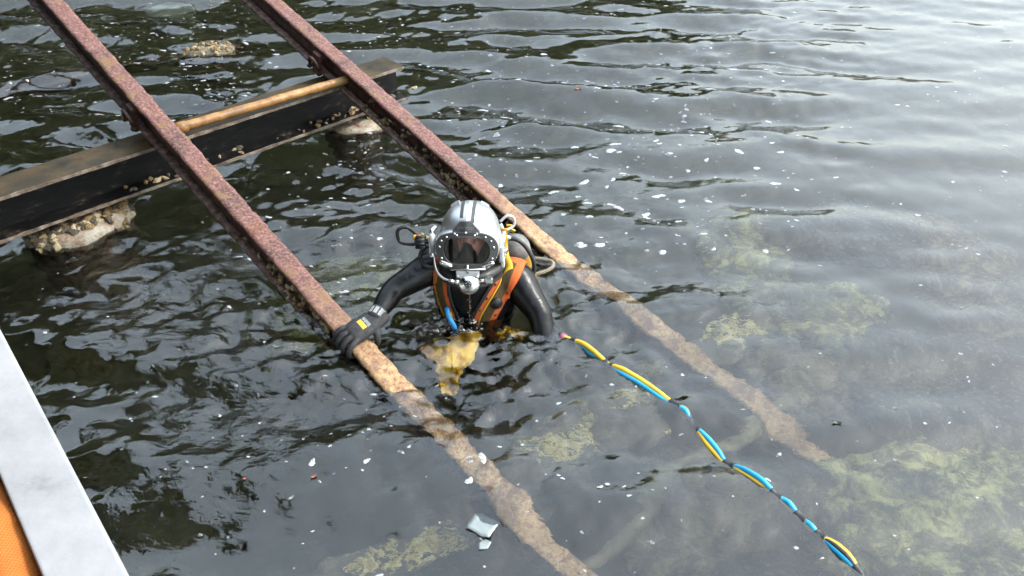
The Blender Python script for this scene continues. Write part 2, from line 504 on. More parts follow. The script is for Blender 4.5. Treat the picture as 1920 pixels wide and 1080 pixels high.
# drowned second beam further up the slip
a, b = under(-60, 176, .05), under(455, 80, .05)
sb = empty('drowned_beam', (a + b) / 2); tag(sb, 'dark drowned beam awash behind the black cross beam', 'beam')
d = (b - a); L = d.length; d.normalize(); s_ = Vector((0, 0, 1)).cross(d).normalized()
sb.matrix_world = Matrix.Translation((a + b) / 2) @ Matrix((d, s_, d.cross(s_))).transposed().to_4x4()
bm_obj('timber', rough_box(-L / 2, L / 2, -.09, .09, -.16, 0, .06, .006, 31, 3), MAT['brown_steel'], sb, smooth=True)
for i in range(30):
    put_oyster(sb, (rr.uniform(-L / 2, L / 2), rr.uniform(-.08, .08), .004), (0, 0, 1), rr.uniform(.02, .04), (.15, .4, .45), rr=rr)

# ------------------------------------------------------------------ seabed
def bed_z(x, y):
    base = -1.25 + .10 * (y - 3) * .5
    return base
gx = np.concatenate([np.array([-300, -120, -60, -30, -18]), np.arange(-12, 12.01, .12), np.array([18, 30, 60, 120, 300])])
gy = np.concatenate([np.array([-300, -60, -20, -8, -4]), np.arange(-2, 14.01, .12), np.array([18, 24, 60, 120, 300])])
V, F = [], []
for j, y in enumerate(gy):
    for i, x in enumerate(gx):
        q = (x, y, 0)
        z = -1.28 + .16 * fbm(q, 4, .7, 2) + .05 * fbm(q, 3, 3.1, 5)
        z += .035 * min(8, max(0, -x - 1)) + .03 * min(6, max(0, y - 4))
        if abs(x) > 14 or y > 15 or y < -3: z = -1.2
        V.append((x, y, z))
nx_ = len(gx)
F = [(j * nx_ + i, j * nx_ + i + 1, (j + 1) * nx_ + i + 1, (j + 1) * nx_ + i) for j in range(len(gy) - 1) for i in range(nx_ - 1)]
m, nt, out = new_mat('silty_stony_bed')
v = coords(nt, 'World')
vo = nt.nodes.new('ShaderNodeTexVoronoi'); vo.inputs['Scale'].default_value = 6.5; nt.links.new(v, vo.inputs['Vector'])
c1 = ramp(nt, nz(nt, v, 2.2, 7, .65), [(.3, (.05, .048, .036)), (.5, (.13, .12, .09)), (.7, (.27, .25, .17))])
c2 = mix(nt, ramp(nt, vo.outputs['Distance'], [(.15, 0.0), (.6, .8)]), c1, (.03, .03, .025))
principled(nt, out, c2, .9, 0, bumped(nt, nz(nt, v, 16, 6, .7), 1.0, .04), .2)
bed = link_mesh('seabed', mesh_from('seabed', V, F), m, smooth=True)
tag(bed, kind='structure')

# ------------------------------------------------------------------ rocks
def rock_mat(name, a, b, c):
    m, nt, out = new_mat(name)
    v = coords(nt, 'World')
    n1 = nz(nt, v, 8.5, 8, .72, .45)
    col = ramp(nt, n1, [(.42, a), (.5, b), (.60, c)])
    n2 = nz(nt, v, 30, 6, .7)
    col = mix(nt, ramp(nt, n2, [(.52, 0.0), (.7, .6)]), col, (.42, .42, .26))
    principled(nt, out, col, .85, 0, bumped(nt, n2, 1.0, .02), .2)
    return m
RM = {'green': rock_mat('weedy_rock', (.05, .05, .02), (.20, .20, .075), (.70, .68, .26)),
      'grey': rock_mat('grey_rock', (.014, .013, .010), (.035, .033, .025), (.08, .076, .055)),
      'brown': rock_mat('brown_rock', (.04, .03, .017), (.15, .115, .06), (.34, .27, .14))}
def boulder(px, py, depth, size, flat, kind, label, seed, sub=5):
    bm = bmesh.new(); bmesh.ops.create_icosphere(bm, subdivisions=sub, radius=1)
    r_ = random.Random(seed)
    sc = Vector((size * r_.uniform(.85, 1.25), size * r_.uniform(.8, 1.15), size * flat))
    for v_ in bm.verts:
        p = v_.co.copy()
        k = 1 + .34 * fbm(p, 2, 1.2, seed) - .22 * abs(fbm(p, 3, 2.6, seed + 8)) + .10 * fbm(p, 3, 7.5, seed + 4)
        v_.co = Vector((p.x * sc.x, p.y * sc.y, p.z * sc.z)) * k
    c = under(px, py, depth); c.z -= sc.z * .9
    o = bm_obj('boulder', bm, RM[kind], None, c, (0, 0, r_.uniform(0, 6.3)), True)
    return tag(o, label, 'rock', 'boulders on the bed')
for args in [
    (1755, 930, .30, .42, .55, 'green', 'large pale green weedy boulder at the lower right', 1),
    (1875, 1000, .32, .36, .5, 'green', 'weedy yellow-green boulder in the bottom right corner', 2),
    (1905, 870, .40, .26, .5, 'green', 'green boulder at the right edge above the corner rock', 3),
    (1700, 1040, .45, .30, .6, 'brown', 'brown boulder at the bottom below the large weedy boulder', 4),
    (1590, 1000, .75, .22, .6, 'grey', 'small grey boulder between hose end and brown boulder', 5),
    (1480, 1040, .85, .26, .5, 'grey', 'dim grey boulder under the end of the striped hose', 6),
    (1270, 1010, .8, .24, .5, 'brown', 'dim brown boulder beside the bent green pole', 7),
    (1510, 700, .38, .27, .5, 'brown', 'brown boulder right of the far drowned rail', 8),
    (1690, 690, .34, .34, .4, 'grey', 'dark flat boulder in the middle of the right side', 9),
    (1840, 700, .32, .30, .4, 'grey', 'dark boulder right of the dark flat boulder', 10),
    (1560, 575, .36, .30, .45, 'green', 'dull green boulder right of the yellow sponge patch', 11),
    (1850, 545, .36, .32, .4, 'brown', 'brown boulder near the right edge halfway up', 12),
    (1610, 410, .24, .36, .45, 'grey', 'dark rounded boulder in the pale water at right', 13),
    (1760, 440, .36, .36, .4, 'brown', 'brownish boulder right of the dark rounded boulder', 14),
    (1400, 470, .42, .34, .4, 'green', 'pale green boulder left of the dark rounded boulder', 15),
    (1330, 900, .7, .3, .45, 'brown', 'brown boulder under the blue and yellow hose', 16),
    (1880, 790, .42, .26, .45, 'brown', 'tan boulder at the right edge above the green rocks', 17),
    (1420, 930, .95, .26, .5, 'grey', 'grey boulder right of the bent green pole', 18),
    (600, 570, .9, .3, .45, 'green', 'green drowned boulder between near rail and diver’s arm', 19),
    (640, 500, .7, .26, .45, 'green', 'mossy drowned boulder between the rails left of the diver', 20),
]: boulder(*args)

# ------------------------------------------------------------------ drowned ironwork
def rail_near(rail, px, py, zoff=0.0):
    x = closest_x(rail, px, py); return rail_pt(rail, x, 0, zoff)
def sunk_beam(pa, da, pb, db, w, h, label, patches, seed):
    a, b = under(*pa, da), under(*pb, db)
    root = empty('sunken_sleeper'); d = b - a; L = d.length; d.normalize()
    s_ = Vector((0, 0, 1)).cross(d).normalized()
    root.matrix_world = Matrix.Translation((a + b) / 2) @ Matrix((d, s_, d.cross(s_))).transposed().to_4x4()
    tag(root, label, 'beam', 'drowned sleepers of the slipway')
    bm_obj('steel', rough_box(-L / 2, L / 2, -w / 2, w / 2, -h, 0, .025, .012, seed, 6, lambda x: .016), MAT['sunk'], root, smooth=True)
    inv = root.matrix_world.inverted()
    sr = random.Random(seed)
    full = []
    for (px, py, sx, sy) in patches:
        full.append((px, py, sx, sy))
        for q in range(4): full.append((px + sr.gauss(0, 40), py + sr.gauss(0, 22), sx * sr.uniform(.15, .4), sy * sr.uniform(.15, .45)))
    for k, (px, py, sx, sy) in enumerate(full):
        dep = da + (db - da) * max(0, min(1, (px - pa[0]) / (pb[0] - pa[0])))
        c = inv @ under(px, py, dep); c.z = .020
        bm = bmesh.new(); bmesh.ops.create_grid(bm, x_segments=30, y_segments=24, size=1)
        kill = []
        for v_ in bm.verts:
            x, y = v_.co.x, v_.co.y
            n_ = fbm((x * 1.6, y * 1.6, seed + k), 4, 2.2, seed + k)
            e = .72 - (abs(x) ** 3 + abs(y) ** 3) + n_ * 2.0
            v_.co = Vector((x * sx, y * sy, .009 * min(1, max(-.9, e * 1.5)) + .006 * n_))
            if e < -.05: kill.append(v_)
        bmesh.ops.delete(bm, geom=kill, context='VERTS')
        bm_obj('sponge_patch', bm, MAT['sponge'], root, c, smooth=True)
    return root
sunk_beam((560, 1140), .62, (1230, 755), .48, .20, .16, 'drowned sleeper with pale yellow sponge crossing low between the rails',
          [(1055, 838, .17, .10), (1095, 820, .06, .05), (985, 850, .05, .04), (780, 1025, .18, .08), (700, 1060, .12, .06)], 51)
sunk_beam((1010, 840), .54, (1445, 588), .44, .20, .14, 'drowned sleeper with bright yellow sponge under the far rail',
          [(1375, 622, .17, .12), (1320, 635, .05, .03), (1225, 690, .08, .05), (1190, 745, .10, .05), (1102, 778, .035, .04)], 52)
pts = [under(*q) for q in ((1070, 1075, .55), (1150, 1000, .52), (1215, 950, .5), (1270, 885, .46), (1335, 835, .42), (1420, 790, .40), (1480, 755, .42))]
pole = empty('bent_pole', pts[3]); tag(pole, 'bent green slimed pole lying under water beside the hose', 'pole')
tube_obj('pole_shaft', [p - pts[3] for p in spline(pts, 8)], .034, MAT['sunk_pipe'], pole, 14, .006, 3)
tube_obj('weld_joint', [(p - pts[3]) for p in (pts[2].lerp(pts[3], .75), pts[2].lerp(pts[3], .95))], .044, MAT['sunk_pipe'], pole, 14, .008, 5)

# ------------------------------------------------------------------ bank and woodland up the slip (seen mirrored in the water)
bank = link_mesh('bank', mesh_from('bank', [(-60, 4, -1.0), (-12, 9.5, -.35), (-4.5, 14.5, -.35), (3.2, 17.5, -.35), (40, 33, -.6), (40, 60, 6), (-2, 40, 6), (-16, 32, 6), (-60, 20, 6)],
    [(0, 1, 8), (1, 7, 8), (1, 2, 7), (2, 3, 6, 7), (3, 4, 5, 6)]),
    simple('leafy_earth', [(.3, (.03, .025, .015)), (.7, (.09, .08, .045))], 2, (.8, 1), 0, .5, 8, 'World'))
tag(bank, kind='structure')
def leaf_mat():
    m, nt, out = new_mat('dark_leaves')
    v = coords(nt, 'World')
    col = ramp(nt, nz(nt, v, .9, 4), [(.3, (.08, .10, .025)), (.6, (.15, .17, .04)), (.8, (.22, .22, .06))])
    principled(nt, out, col, .6, 0, None, .3)
    return m
wood_v, wood_f = [], []
def quad(c, n, s, rot):
    q = Vector(n).to_track_quat('Z', 'Y') @ Quaternion((0, 0, 1), rot)
    i = len(wood_v)
    for dx, dy in ((-1, -.6), (1, -.6), (1, .6), (-1, .6)): wood_v.append(c + q @ Vector((dx * s, dy * s, 0)))
    wood_f.append((i, i + 1, i + 2, i + 3))
wr = random.Random(21)
trees = [(-15, 8.5, 10.5, 4.2), (-12.5, 11.5, 11.5, 4.4), (-9.6, 13.8, 11.0, 4.2), (-6.6, 15.6, 11.5, 4.3), (-3.6, 17.2, 10.2, 3.8), (-1.0, 18.4, 9.2, 3.3), (1.4, 19.4, 7.4, 2.6), (3.2, 20.4, 5.2, 1.9), (-18, 15, 13, 4.5), (-13, 19, 13, 4.5), (-7, 21, 13, 4.5), (-20, 5, 10, 4)]
for (tx, ty, th, cr) in trees:
    th *= .62; cr *= .9
    base = Vector((tx, ty, .4))
    bm_pts = [base + Vector((wr.uniform(-.2, .2) * k, wr.uniform(-.2, .2) * k, th * .8 * k / 5)) for k in range(6)]
    b_ = bmesh.new(); add_tube(b_, bm_pts, [.32, .27, .22, .16, .1, .04], 7)
    off = len(wood_v); b_.verts.ensure_lookup_table()
    b_.verts.index_update()
    wood_v.extend([v_.co.copy() for v_ in b_.verts]); wood_f.extend([tuple(off + v_.index for v_ in f_.verts) for f_ in b_.faces]); b_.free()
    clumps = []
    for k in range(46):
        a, q, hz = wr.uniform(0, 6.28), math.sqrt(wr.random()), wr.random()
        prof = math.sin(math.pi * min(1, .16 + .84 * hz)) ** .6
        clumps.append((base + Vector((cr * q * prof * math.cos(a), cr * q * prof * math.sin(a), th * (.06 + .9 * hz))), wr.uniform(.6, 1.25)))
    for (cc, cs) in clumps:
        for k in range(46):
            u = Vector((wr.gauss(0, 1), wr.gauss(0, 1), wr.gauss(0, 1))).normalized()
            quad(cc + u * cs * wr.uniform(.5, 1.05), u + Vector((wr.gauss(0, .4), wr.gauss(0, .4), .5)), wr.uniform(.14, .3), wr.uniform(0, 6))
wood = link_mesh('woodland', mesh_from('woodland', wood_v, wood_f), leaf_mat())
tag(wood, 'dark leafy woodland on the bank mirrored in the water', 'woodland', kind='stuff')

# ------------------------------------------------------------------ water
DV = at(890, 600, 0)                         # where the diver stands
wr_ = np.random.default_rng(5)
def wave_set(n, lam0, lam1, dir0, spread, slope):
    lam = np.exp(wr_.uniform(np.log(lam0), np.log(lam1), n)); k = 2 * np.pi / lam
    th = dir0 + wr_.normal(0, spread, n)
    return k * np.cos(th), k * np.sin(th), wr_.uniform(0, 6.28, n), slope * wr_.uniform(.6, 1.3, n) / k / math.sqrt(n)
W_SWELL = wave_set(18, .36, 1.0, R(94), .38, .22)
W_LONG = wave_set(18, .17, .42, R(91), .34, .17)
W_CHOP = wave_set(34, .09, .36, R(112), .75, .48)
W_FINE = wave_set(44, .045, .11, R(110), .9, .26)
W_MASK = wave_set(10, 1.2, 3.5, 0, 3.0, 1.0)
def sumw(W, X, Y):
    Z = np.zeros_like(X)
    for kx, ky, ph, a in zip(*W): Z += a * np.sin(kx * X + ky * Y + ph)
    return Z
def sharpen(Z, s): return Z
def water_z(X, Y):
    X = np.asarray(X, float); Y = np.asarray(Y, float)
    d = np.hypot(X - DV.x, Y - DV.y)
    mk = np.zeros_like(X)
    for kx, ky, ph, a in zip(*W_MASK): mk += np.sin(kx * X + ky * Y + ph)
    mk = .5 + .5 * np.tanh(mk / 2.2)
    sm = lambda t: np.clip(t, 0, 1) ** 2 * (3 - 2 * np.clip(t, 0, 1))
    chop = np.exp(-(((X + 1.15) / 1.7) ** 2 + ((Y - 3.3) / 1.25) ** 2)) * (.45 + .55 * mk)      # broken water left of the diver
    near = np.exp(-(d / 1.1) ** 2)
    chop = np.maximum(chop, .62 * near)
    calm = 1 - .62 * sm((X - 1.0) / 1.6) - .25 * sm((2.4 - Y) / .9)
    back = sm((Y - 3.9) / 1.2) * (1 - sm((X - .6 - .25 * Y) / 1.2))                            # wind ripple under the trees
    Z = sumw(W_SWELL, X, Y) * calm * (1 + .55 * back) + sumw(W_LONG, X, Y) * (.40 + .75 * mk) * calm * (1 - .5 * sm((2.7 - Y) / 1.0))
    Z += sumw(W_CHOP, X, Y) * (chop + .06 + .22 * back * mk) + sumw(W_FINE, X, Y) * (.95 * chop + 1.3 * np.exp(-(d / .75) ** 2) * (.35 + .65 * mk) + .10 * calm + .12 * back)
    da_ = np.hypot(X - DV.x - .31, Y - DV.y + .06)
    ring = .0040 * np.sin(2 * np.pi * d / .075 + 2.5 * mk) * np.exp(-np.abs(d - .34) / .28) / (1 + d) + .0016 * np.sin(2 * np.pi * da_ / .06) * np.exp(-da_ / .25)
    Z += ring
    far = np.clip((np.hypot(X, Y - 4) - 9) / 6, 0, 1)
    return Z * (1 - far)
GS = .0145
wx = np.concatenate([np.array([-300, -150, -80, -40, -24, -16, -12, -9, -7.5, -6.0]), np.arange(-5.4, 5.4, GS), np.array([6.0, 7.5, 9, 12, 16, 24, 40, 80, 150, 300])])
wy = np.concatenate([np.array([-300, -100, -40, -15, -6, -2, -.5, .3, .7]), np.arange(1.0, 8.8, GS), np.array([9.4, 10, 11, 13, 16, 20, 30, 60, 150, 300])])
X, Y = np.meshgrid(wx, wy)
Z = water_z(X, Y)
co = np.stack([X, Y, Z], -1).reshape(-1, 3)
nxw, nyw = len(wx), len(wy)
idx = np.arange(nxw * nyw).reshape(nyw, nxw)
quads = np.stack([idx[:-1, :-1], idx[:-1, 1:], idx[1:, 1:], idx[1:, :-1]], -1).reshape(-1, 4)
me = bpy.data.meshes.new('water')
me.vertices.add(len(co)); me.vertices.foreach_set('co', co.ravel())
me.loops.add(quads.size); me.loops.foreach_set('vertex_index', quads.ravel().astype(np.int32))
me.polygons.add(len(quads)); me.polygons.foreach_set('loop_start', np.arange(0, quads.size, 4, dtype=np.int32))
me.polygons.foreach_set('use_smooth', np.ones(len(quads), bool))
me.update(calc_edges=True)
m, nt, out = new_mat('sea_water')
v = coords(nt, 'World', (1, 1.5, 1))
g = nt.nodes.new('ShaderNodeNewGeometry')
ds = nt.nodes.new('ShaderNodeVectorMath'); ds.operation = 'DISTANCE'; nt.links.new(g.outputs['Position'], ds.inputs[0]); ds.inputs[1].default_value = (DV.x - .45, DV.y + .25, 0)
gust = ramp(nt, nz(nt, coords(nt, 'World'), 1.1, 2, .5), [(.38, .12), (.62, 1.0)])
mr = nt.nodes.new('ShaderNodeMapRange'); nt.links.new(ds.outputs['Value'], mr.inputs['Value'])
mr.inputs['From Min'].default_value = .3; mr.inputs['From Max'].default_value = 2.6; mr.inputs['To Min'].default_value = .9; mr.inputs['To Max'].default_value = .07
mm = nt.nodes.new('ShaderNodeMath'); mm.operation = 'MULTIPLY'; nt.links.new(mr.outputs[0], mm.inputs[0]); nt.links.new(gust, mm.inputs[1])
hgt = nz(nt, v, 20, 3, .55, .6)
bn = nt.nodes.new('ShaderNodeBump'); bn.inputs['Distance'].default_value = .012
nt.links.new(mm.outputs[0], bn.inputs['Strength']); nt.links.new(hgt, bn.inputs['Height'])
nb = bn.outputs[0]
fr = nt.nodes.new('ShaderNodeFresnel'); fr.inputs['IOR'].default_value = 1.66; nt.links.new(nb, fr.inputs['Normal'])
gl = nt.nodes.new('ShaderNodeBsdfGlossy'); gl.inputs['Roughness'].default_value = 0.0; nt.links.new(nb, gl.inputs['Normal'])
rf = nt.nodes.new('ShaderNodeBsdfRefraction'); rf.inputs['IOR'].default_value = 1.333; rf.inputs['Roughness'].default_value = 0.0; nt.links.new(nb, rf.inputs['Normal'])
mx = nt.nodes.new('ShaderNodeMixShader')
nt.links.new(fr.outputs[0], mx.inputs[0]); nt.links.new(rf.outputs[0], mx.inputs[1]); nt.links.new(gl.outputs[0], mx.inputs[2])
nt.links.new(mx.outputs[0], out.inputs['Surface'])
va = nt.nodes.new('ShaderNodeVolumeAbsorption'); va.inputs['Color'].default_value = (.36, .44, .20, 1); va.inputs['Density'].default_value = .45
vs = nt.nodes.new('ShaderNodeVolumeScatter'); vs.inputs['Color'].default_value = (.90, .90, .42, 1); vs.inputs['Density'].default_value = .10; vs.inputs['Anisotropy'].default_value = .35
ad = nt.nodes.new('ShaderNodeAddShader'); nt.links.new(va.outputs[0], ad.inputs[0]); nt.links.new(vs.outputs[0], ad.inputs[1])
nt.links.new(ad.outputs[0], out.inputs['Volume'])
water = link_mesh('water', me, m)
tag(water, kind='structure')

# ------------------------------------------------------------------ dock edge, lower left
MAT['white_edge'] = simple('worn_white_paint', [(.25, (.26, .26, .26)), (.40, (.46, .47, .49)), (.6, (.56, .57, .59)), (.8, (.62, .63, .65))], 5, (.4, .65), 0, .25, 40, 'World', (1, 1, 1), spec=.4)
MAT['plank'] = simple('grey_dock_plank', [(.3, (.03, .025, .02)), (.6, (.10, .085, .07)), (.8, (.17, .15, .13))], 4, (.7, .95), 0, .6, 50, 'World', (1, 6, 1))
def fabric_mat(name, c0, c1, weave=420, rough=.85):
    m, nt, out = new_mat(name)
    v = coords(nt, 'Object')
    w1 = nt.nodes.new('ShaderNodeTexWave'); w1.inputs['Scale'].default_value = weave / 6.28; w1.bands_direction = 'X'; nt.links.new(v, w1.inputs[0])
    w2 = nt.nodes.new('ShaderNodeTexWave'); w2.inputs['Scale'].default_value = weave / 6.28; w2.bands_direction = 'Y'; nt.links.new(v, w2.inputs[0])
    h = mix(nt, .5, w1.outputs[0], w2.outputs[0])
    col = ramp(nt, nz(nt, v, 9, 6), [(.3, c0), (.7, c1)])
    col = mix(nt, .25, col, h, 'MULTIPLY')
    principled(nt, out, col, rough, 0, bumped(nt, h, .5, .002), .3)
    return m
MAT['orange_net'] = fabric_mat('orange_woven_netting', (.75, .20, .03), (.95, .32, .06), 300)
da, db_ = at(250, 1080, 1.0), at(0, 606, 1.0)
ddir = (db_ - da).normalized(); dside = Vector((0, 0, 1)).cross(ddir).normalized()   # dside points to the left, over the dock
dk = empty('dock_edge'); dk.matrix_world = Matrix.Translation(da) @ Matrix((ddir, dside, Vector((0, 0, 1)))).transposed().to_4x4()
tag(dk, 'white painted dock edge board in the lower left corner', 'dock')
bm = bmesh.new(); add_box(bm, (-1.6, .006, -.10), (2.4, .137, 0)); bevel_all(bm, .007, 3)
bm_obj('edge_board', bm, MAT['white_edge'], dk)
bm = bmesh.new(); add_box(bm, (-1.6, .03, -.30), (2.4, .075, -.101)); bevel_all(bm, .004, 2)
bm_obj('fascia', bm, MAT['plank'], dk)
for k in range(9):
    bm = bmesh.new(); y0 = .08 + k * .145
    add_box(bm, (-1.6, y0, -.24 + .004 * (k % 2)), (2.4, y0 + .138, -.19 + .004 * (k % 3))); bevel_all(bm, .004, 1)
    bm_obj('plank', bm, MAT['plank'], dk)
for xx in (-1.2, .4, 2.0):
    bm = lathe_bm([(0, -2.4), (.09, -2.4), (.085, -.245), (0, -.245)], 16)
    bm_obj('post', bm, MAT['plank'], dk, (xx, .4, 0), smooth=True)
# unseen wall and eave added along the dock for dark reflections at left
bo = empty('added_boathouse'); bo.matrix_world = dk.matrix_world.copy()
tag(bo, 'unseen dark timber eave added over the dock to darken the mirrored water at left', 'added_boathouse')
MAT['dark_timber'] = simple('tarred_timber', [(.3, (.02, .017, .014)), (.7, (.06, .05, .04))], 3, (.7, .95), 0, .5, 30, 'World')
for k in range(30):
    bm = bmesh.new(); x0 = -2.0 + k * .3
    add_box(bm, (x0, .98 + .008 * (k % 2), -.2), (x0 + .292, 1.03, 2.9)); bm_obj('wall_board', bm, MAT['dark_timber'], bo)
for k in range(30):
    bm = bmesh.new(); x0 = -2.0 + k * .3; q_ = []
    for x_ in (x0, x0 + .29):
        for y_, z_ in ((-.2, 2.36), (3.4, 3.8)):
            for t_ in (0, .03 + .006 * (k % 2)): q_.append(bm.verts.new((x_, y_, z_ + t_)))
    bmesh.ops.convex_hull(bm, input=bm.verts); bm_obj('roof_board', bm, MAT['dark_timber'], bo)
for k in range(6):
    bm = bmesh.new(); x0 = -1.9 + k * 1.7
    for x_ in (x0, x0 + .07):
        for y_, z_ in ((-.16, 2.26), (3.3, 3.64)):
            for t_ in (0, .095): bm.verts.new((x_, y_, z_ + t_))
    bmesh.ops.convex_hull(bm, input=bm.verts); bm_obj('rafter', bm, MAT['dark_timber'], bo)
bm = bmesh.new(); add_box(bm, (-2, -.23, 2.22), (7, -.205, 2.40)); bm_obj('eave_board', bm, MAT['dark_timber'], bo)
# rolled orange netting lying inside the edge
c0, c1 = at(16, 885, .90), at(112, 1130, .90)
ob = empty('netting_roll', c0); tag(ob, 'frayed roll of orange woven netting behind the white dock edge', 'netting')
ax = (c1 - c0).normalized()
ctr = [c0 - c0 - ax * -.0, ax * .12 + Vector((.004, 0, 0)), ax * .25, ax * .5 + Vector((-.02, 0, 0)), ax * .9]
pl = spline([p + Vector((-.055, -.03, 0)) for p in ctr], 14)
bm = bmesh.new(); rad = [.02 + .065 * min(1, (i + 2) / 14) ** .6 for i in range(len(pl))]
add_tube(bm, pl, rad, 28)
for v_ in bm.verts:
    v_.co += Vector((1, .6, .8)) * .010 * fbm(v_.co, 3, 7, 2) + v_.normal * .004
bm_obj('roll', bm, MAT['orange_net'], ob, smooth=True)
fr_ = random.Random(3)
for k in range(34):
    s = Vector((-.055, -.03, 0)) + ax * fr_.uniform(-.005, .10) + Vector((fr_.uniform(-.035, .045), fr_.uniform(-.02, .02), fr_.uniform(.0, .05)))
    e = s + Vector((fr_.uniform(-.01, .05), fr_.uniform(.0, .05), fr_.uniform(-.02, .03)))
    tube_obj('frayed_thread', [s, s.lerp(e, .5) + Vector((0, 0, fr_.uniform(-.008, .012))), e], .0012, MAT['orange_net'], ob, 4)

# ------------------------------------------------------------------ the diver
def neoprene():
    m, nt, out = new_mat('black_neoprene')
    v = coords(nt, 'Object')
    w = nz(nt, coords(nt, 'Object', (1, 1, 1.0)), 9, 2, .45, 1.2)
    col = ramp(nt, nz(nt, v, 7, 5), [(.3, (.002, .002, .003)), (.7, (.005, .005, .006))])
    rg = ramp(nt, nz(nt, v, 9, 5), [(.35, .26), (.65, .40)])
    principled(nt, out, col, rg, 0, bumped(nt, w, .25, .02), .24)
    return m
MAT['suit'] = neoprene()
MAT['rubber'] = simple('black_rubber', [(.3, (.006, .006, .006)), (.7, (.014, .014, .015))], 20, (.35, .6), 0, .25, 120, spec=.4)
MAT['glove'] = simple('black_knit_glove', [(.3, (.02, .02, .022)), (.7, (.05, .05, .054))], 30, (.55, .85), 0, .6, 260, spec=.35, dist=.003)
MAT['shell'] = simple('brushed_steel_shell', [(.3, (.46, .47, .48)), (.7, (.56, .57, .58))], 5, (.32, .46), 1.0, .06, 160, spec=.5, dist=.002)
MAT['chrome'] = simple('chromed_brass', [(.3, (.45, .45, .45)), (.7, (.6, .6, .59))], 14, (.12, .28), 1.0, .08, 90, dist=.002)
MAT['whitemetal'] = simple('white_enamel', [(.3, (.30, .30, .29)), (.7, (.42, .42, .41))], 18, (.3, .5), 0.2, .1, 80)
MAT['frame'] = simple('dark_grey_frame', [(.3, (.030, .030, .030)), (.7, (.055, .054, .052))], 30, (.35, .55), .35, .2, 160, spec=.5)
MAT['orange'] = fabric_mat('orange_harness', (1.0, .17, .03), (1.0, .25, .06), 900)
MAT['tanweb'] = fabric_mat('brown_webbing', (.075, .045, .012), (.17, .11, .035), 700)
MAT['yellow'] = simple('yellow_strap', [(.3, (.85, .48, .01)), (.7, (1.0, .66, .03))], 12, (.5, .7), 0, .25, 200)
MAT['yelpaint'] = simple('yellow_cylinder_paint', [(.25, (.20, .10, .01)), (.4, (.48, .25, .012)), (.8, (.56, .33, .02))], 10, (.35, .55), 0, .15, 80)
MAT['greypaint'] = simple('scuffed_grey_paint', [(.3, (.10, .10, .095)), (.55, (.24, .24, .22)), (.75, (.32, .32, .30))], 22, (.4, .65), 0, .3, 80)
MAT['blue'] = simple('blue_hose_rubber', [(.3, (.0, .28, .7)), (.7, (.01, .42, .9))], 12, (.35, .5), 0, .1, 80)
MAT['cyan'] = simple('cyan_hose_rubber', [(.3, (.0, .42, .78)), (.7, (.02, .55, .9))], 12, (.35, .5), 0, .1, 80)
MAT['red'] = simple('red_tape', [(.3, (.35, .02, .025)), (.7, (.5, .04, .04))], 12, (.4, .5), 0, .1, 80)
MAT['lime'] = simple('lime_tape', [(.3, (.25, .38, .03)), (.7, (.38, .48, .06))], 12, (.4, .5), 0, .1, 80)
MAT['pink'] = simple('pink_tape', [(.3, (.45, .10, .14)), (.7, (.55, .16, .2))], 12, (.4, .5), 0, .1, 80)
MAT['rope'] = simple('cream_rope', [(.3, (.20, .16, .10)), (.7, (.40, .35, .25))], 60, (.7, .9), 0, .6, 200)
MAT['label'] = simple('printed_white_label', [(.44, (.03, .03, .035)), (.5, (.40, .42, .43))], 260, (.5, .7), 0, .05, 80, stretch=(1, 1, 1))
MAT['white'] = simple('white_print', [(.3, (.38, .39, .40)), (.7, (.46, .47, .48))], 40, (.5, .7), 0, .05, 80)
m, nt, out = new_mat('flushed_skin')
v = coords(nt, 'Object')
p_ = principled(nt, out, ramp(nt, nz(nt, v, 22, 5), [(.3, (.85, .30, .23)), (.7, (1.0, .46, .36))]), .4, 0, bumped(nt, nz(nt, v, 140, 3), .15, .002), .5)
p_.inputs['Subsurface Weight'].default_value = .15; p_.inputs['Subsurface Radius'].default_value = (.02, .008, .005)
MAT['skin'] = m
m, nt, out = new_mat('visor_glass')
fr = nt.nodes.new('ShaderNodeFresnel'); fr.inputs['IOR'].default_value = 1.45
gl = nt.nodes.new('ShaderNodeBsdfGlossy'); gl.inputs['Roughness'].default_value = .02
tr = nt.nodes.new('ShaderNodeBsdfTransparent'); tr.inputs['Color'].default_value = (.86, .88, .88, 1)
mx = nt.nodes.new('ShaderNodeMixShader')
nt.links.new(fr.outputs[0], mx.inputs[0]); nt.links.new(tr.outputs[0], mx.inputs[1]); nt.links.new(gl.outputs[0], mx.inputs[2]); nt.links.new(mx.outputs[0], out.inputs['Surface'])
MAT['visor'] = m

person = empty('person', DV)
tag(person, 'diver in black suit, steel helmet and orange harness, chest-deep, gripping the rail', 'person')
def L(px, py, z): return at(px, py, z) - DV
def bake(bm, voxel, smooth_it, mat, name, parent, fac=.5):
    """join overlapping volumes into one continuous skin"""
    bmesh.ops.recalc_face_normals(bm, faces=bm.faces)
    me = bpy.data.meshes.new(name); bm.to_mesh(me); bm.free()
    o = bpy.data.objects.new(name, me); COL.objects.link(o)
    r_ = o.modifiers.new('r', 'REMESH'); r_.mode = 'VOXEL'; r_.voxel_size = voxel; r_.use_smooth_shade = True
    if smooth_it:
        s_ = o.modifiers.new('s', 'SMOOTH'); s_.iterations = smooth_it; s_.factor = fac
    dg = bpy.context.evaluated_depsgraph_get(); dg.update()
    me2 = bpy.data.meshes.new_from_object(o.evaluated_get(dg))
    o.modifiers.clear(); o.data = me2; me2.name = name
    bpy.data.meshes.remove(me)
    me2.materials.clear(); me2.materials.append(mat)
    me2.polygons.foreach_set('use_smooth', [True] * len(me2.polygons))
    o.parent = parent
    return o
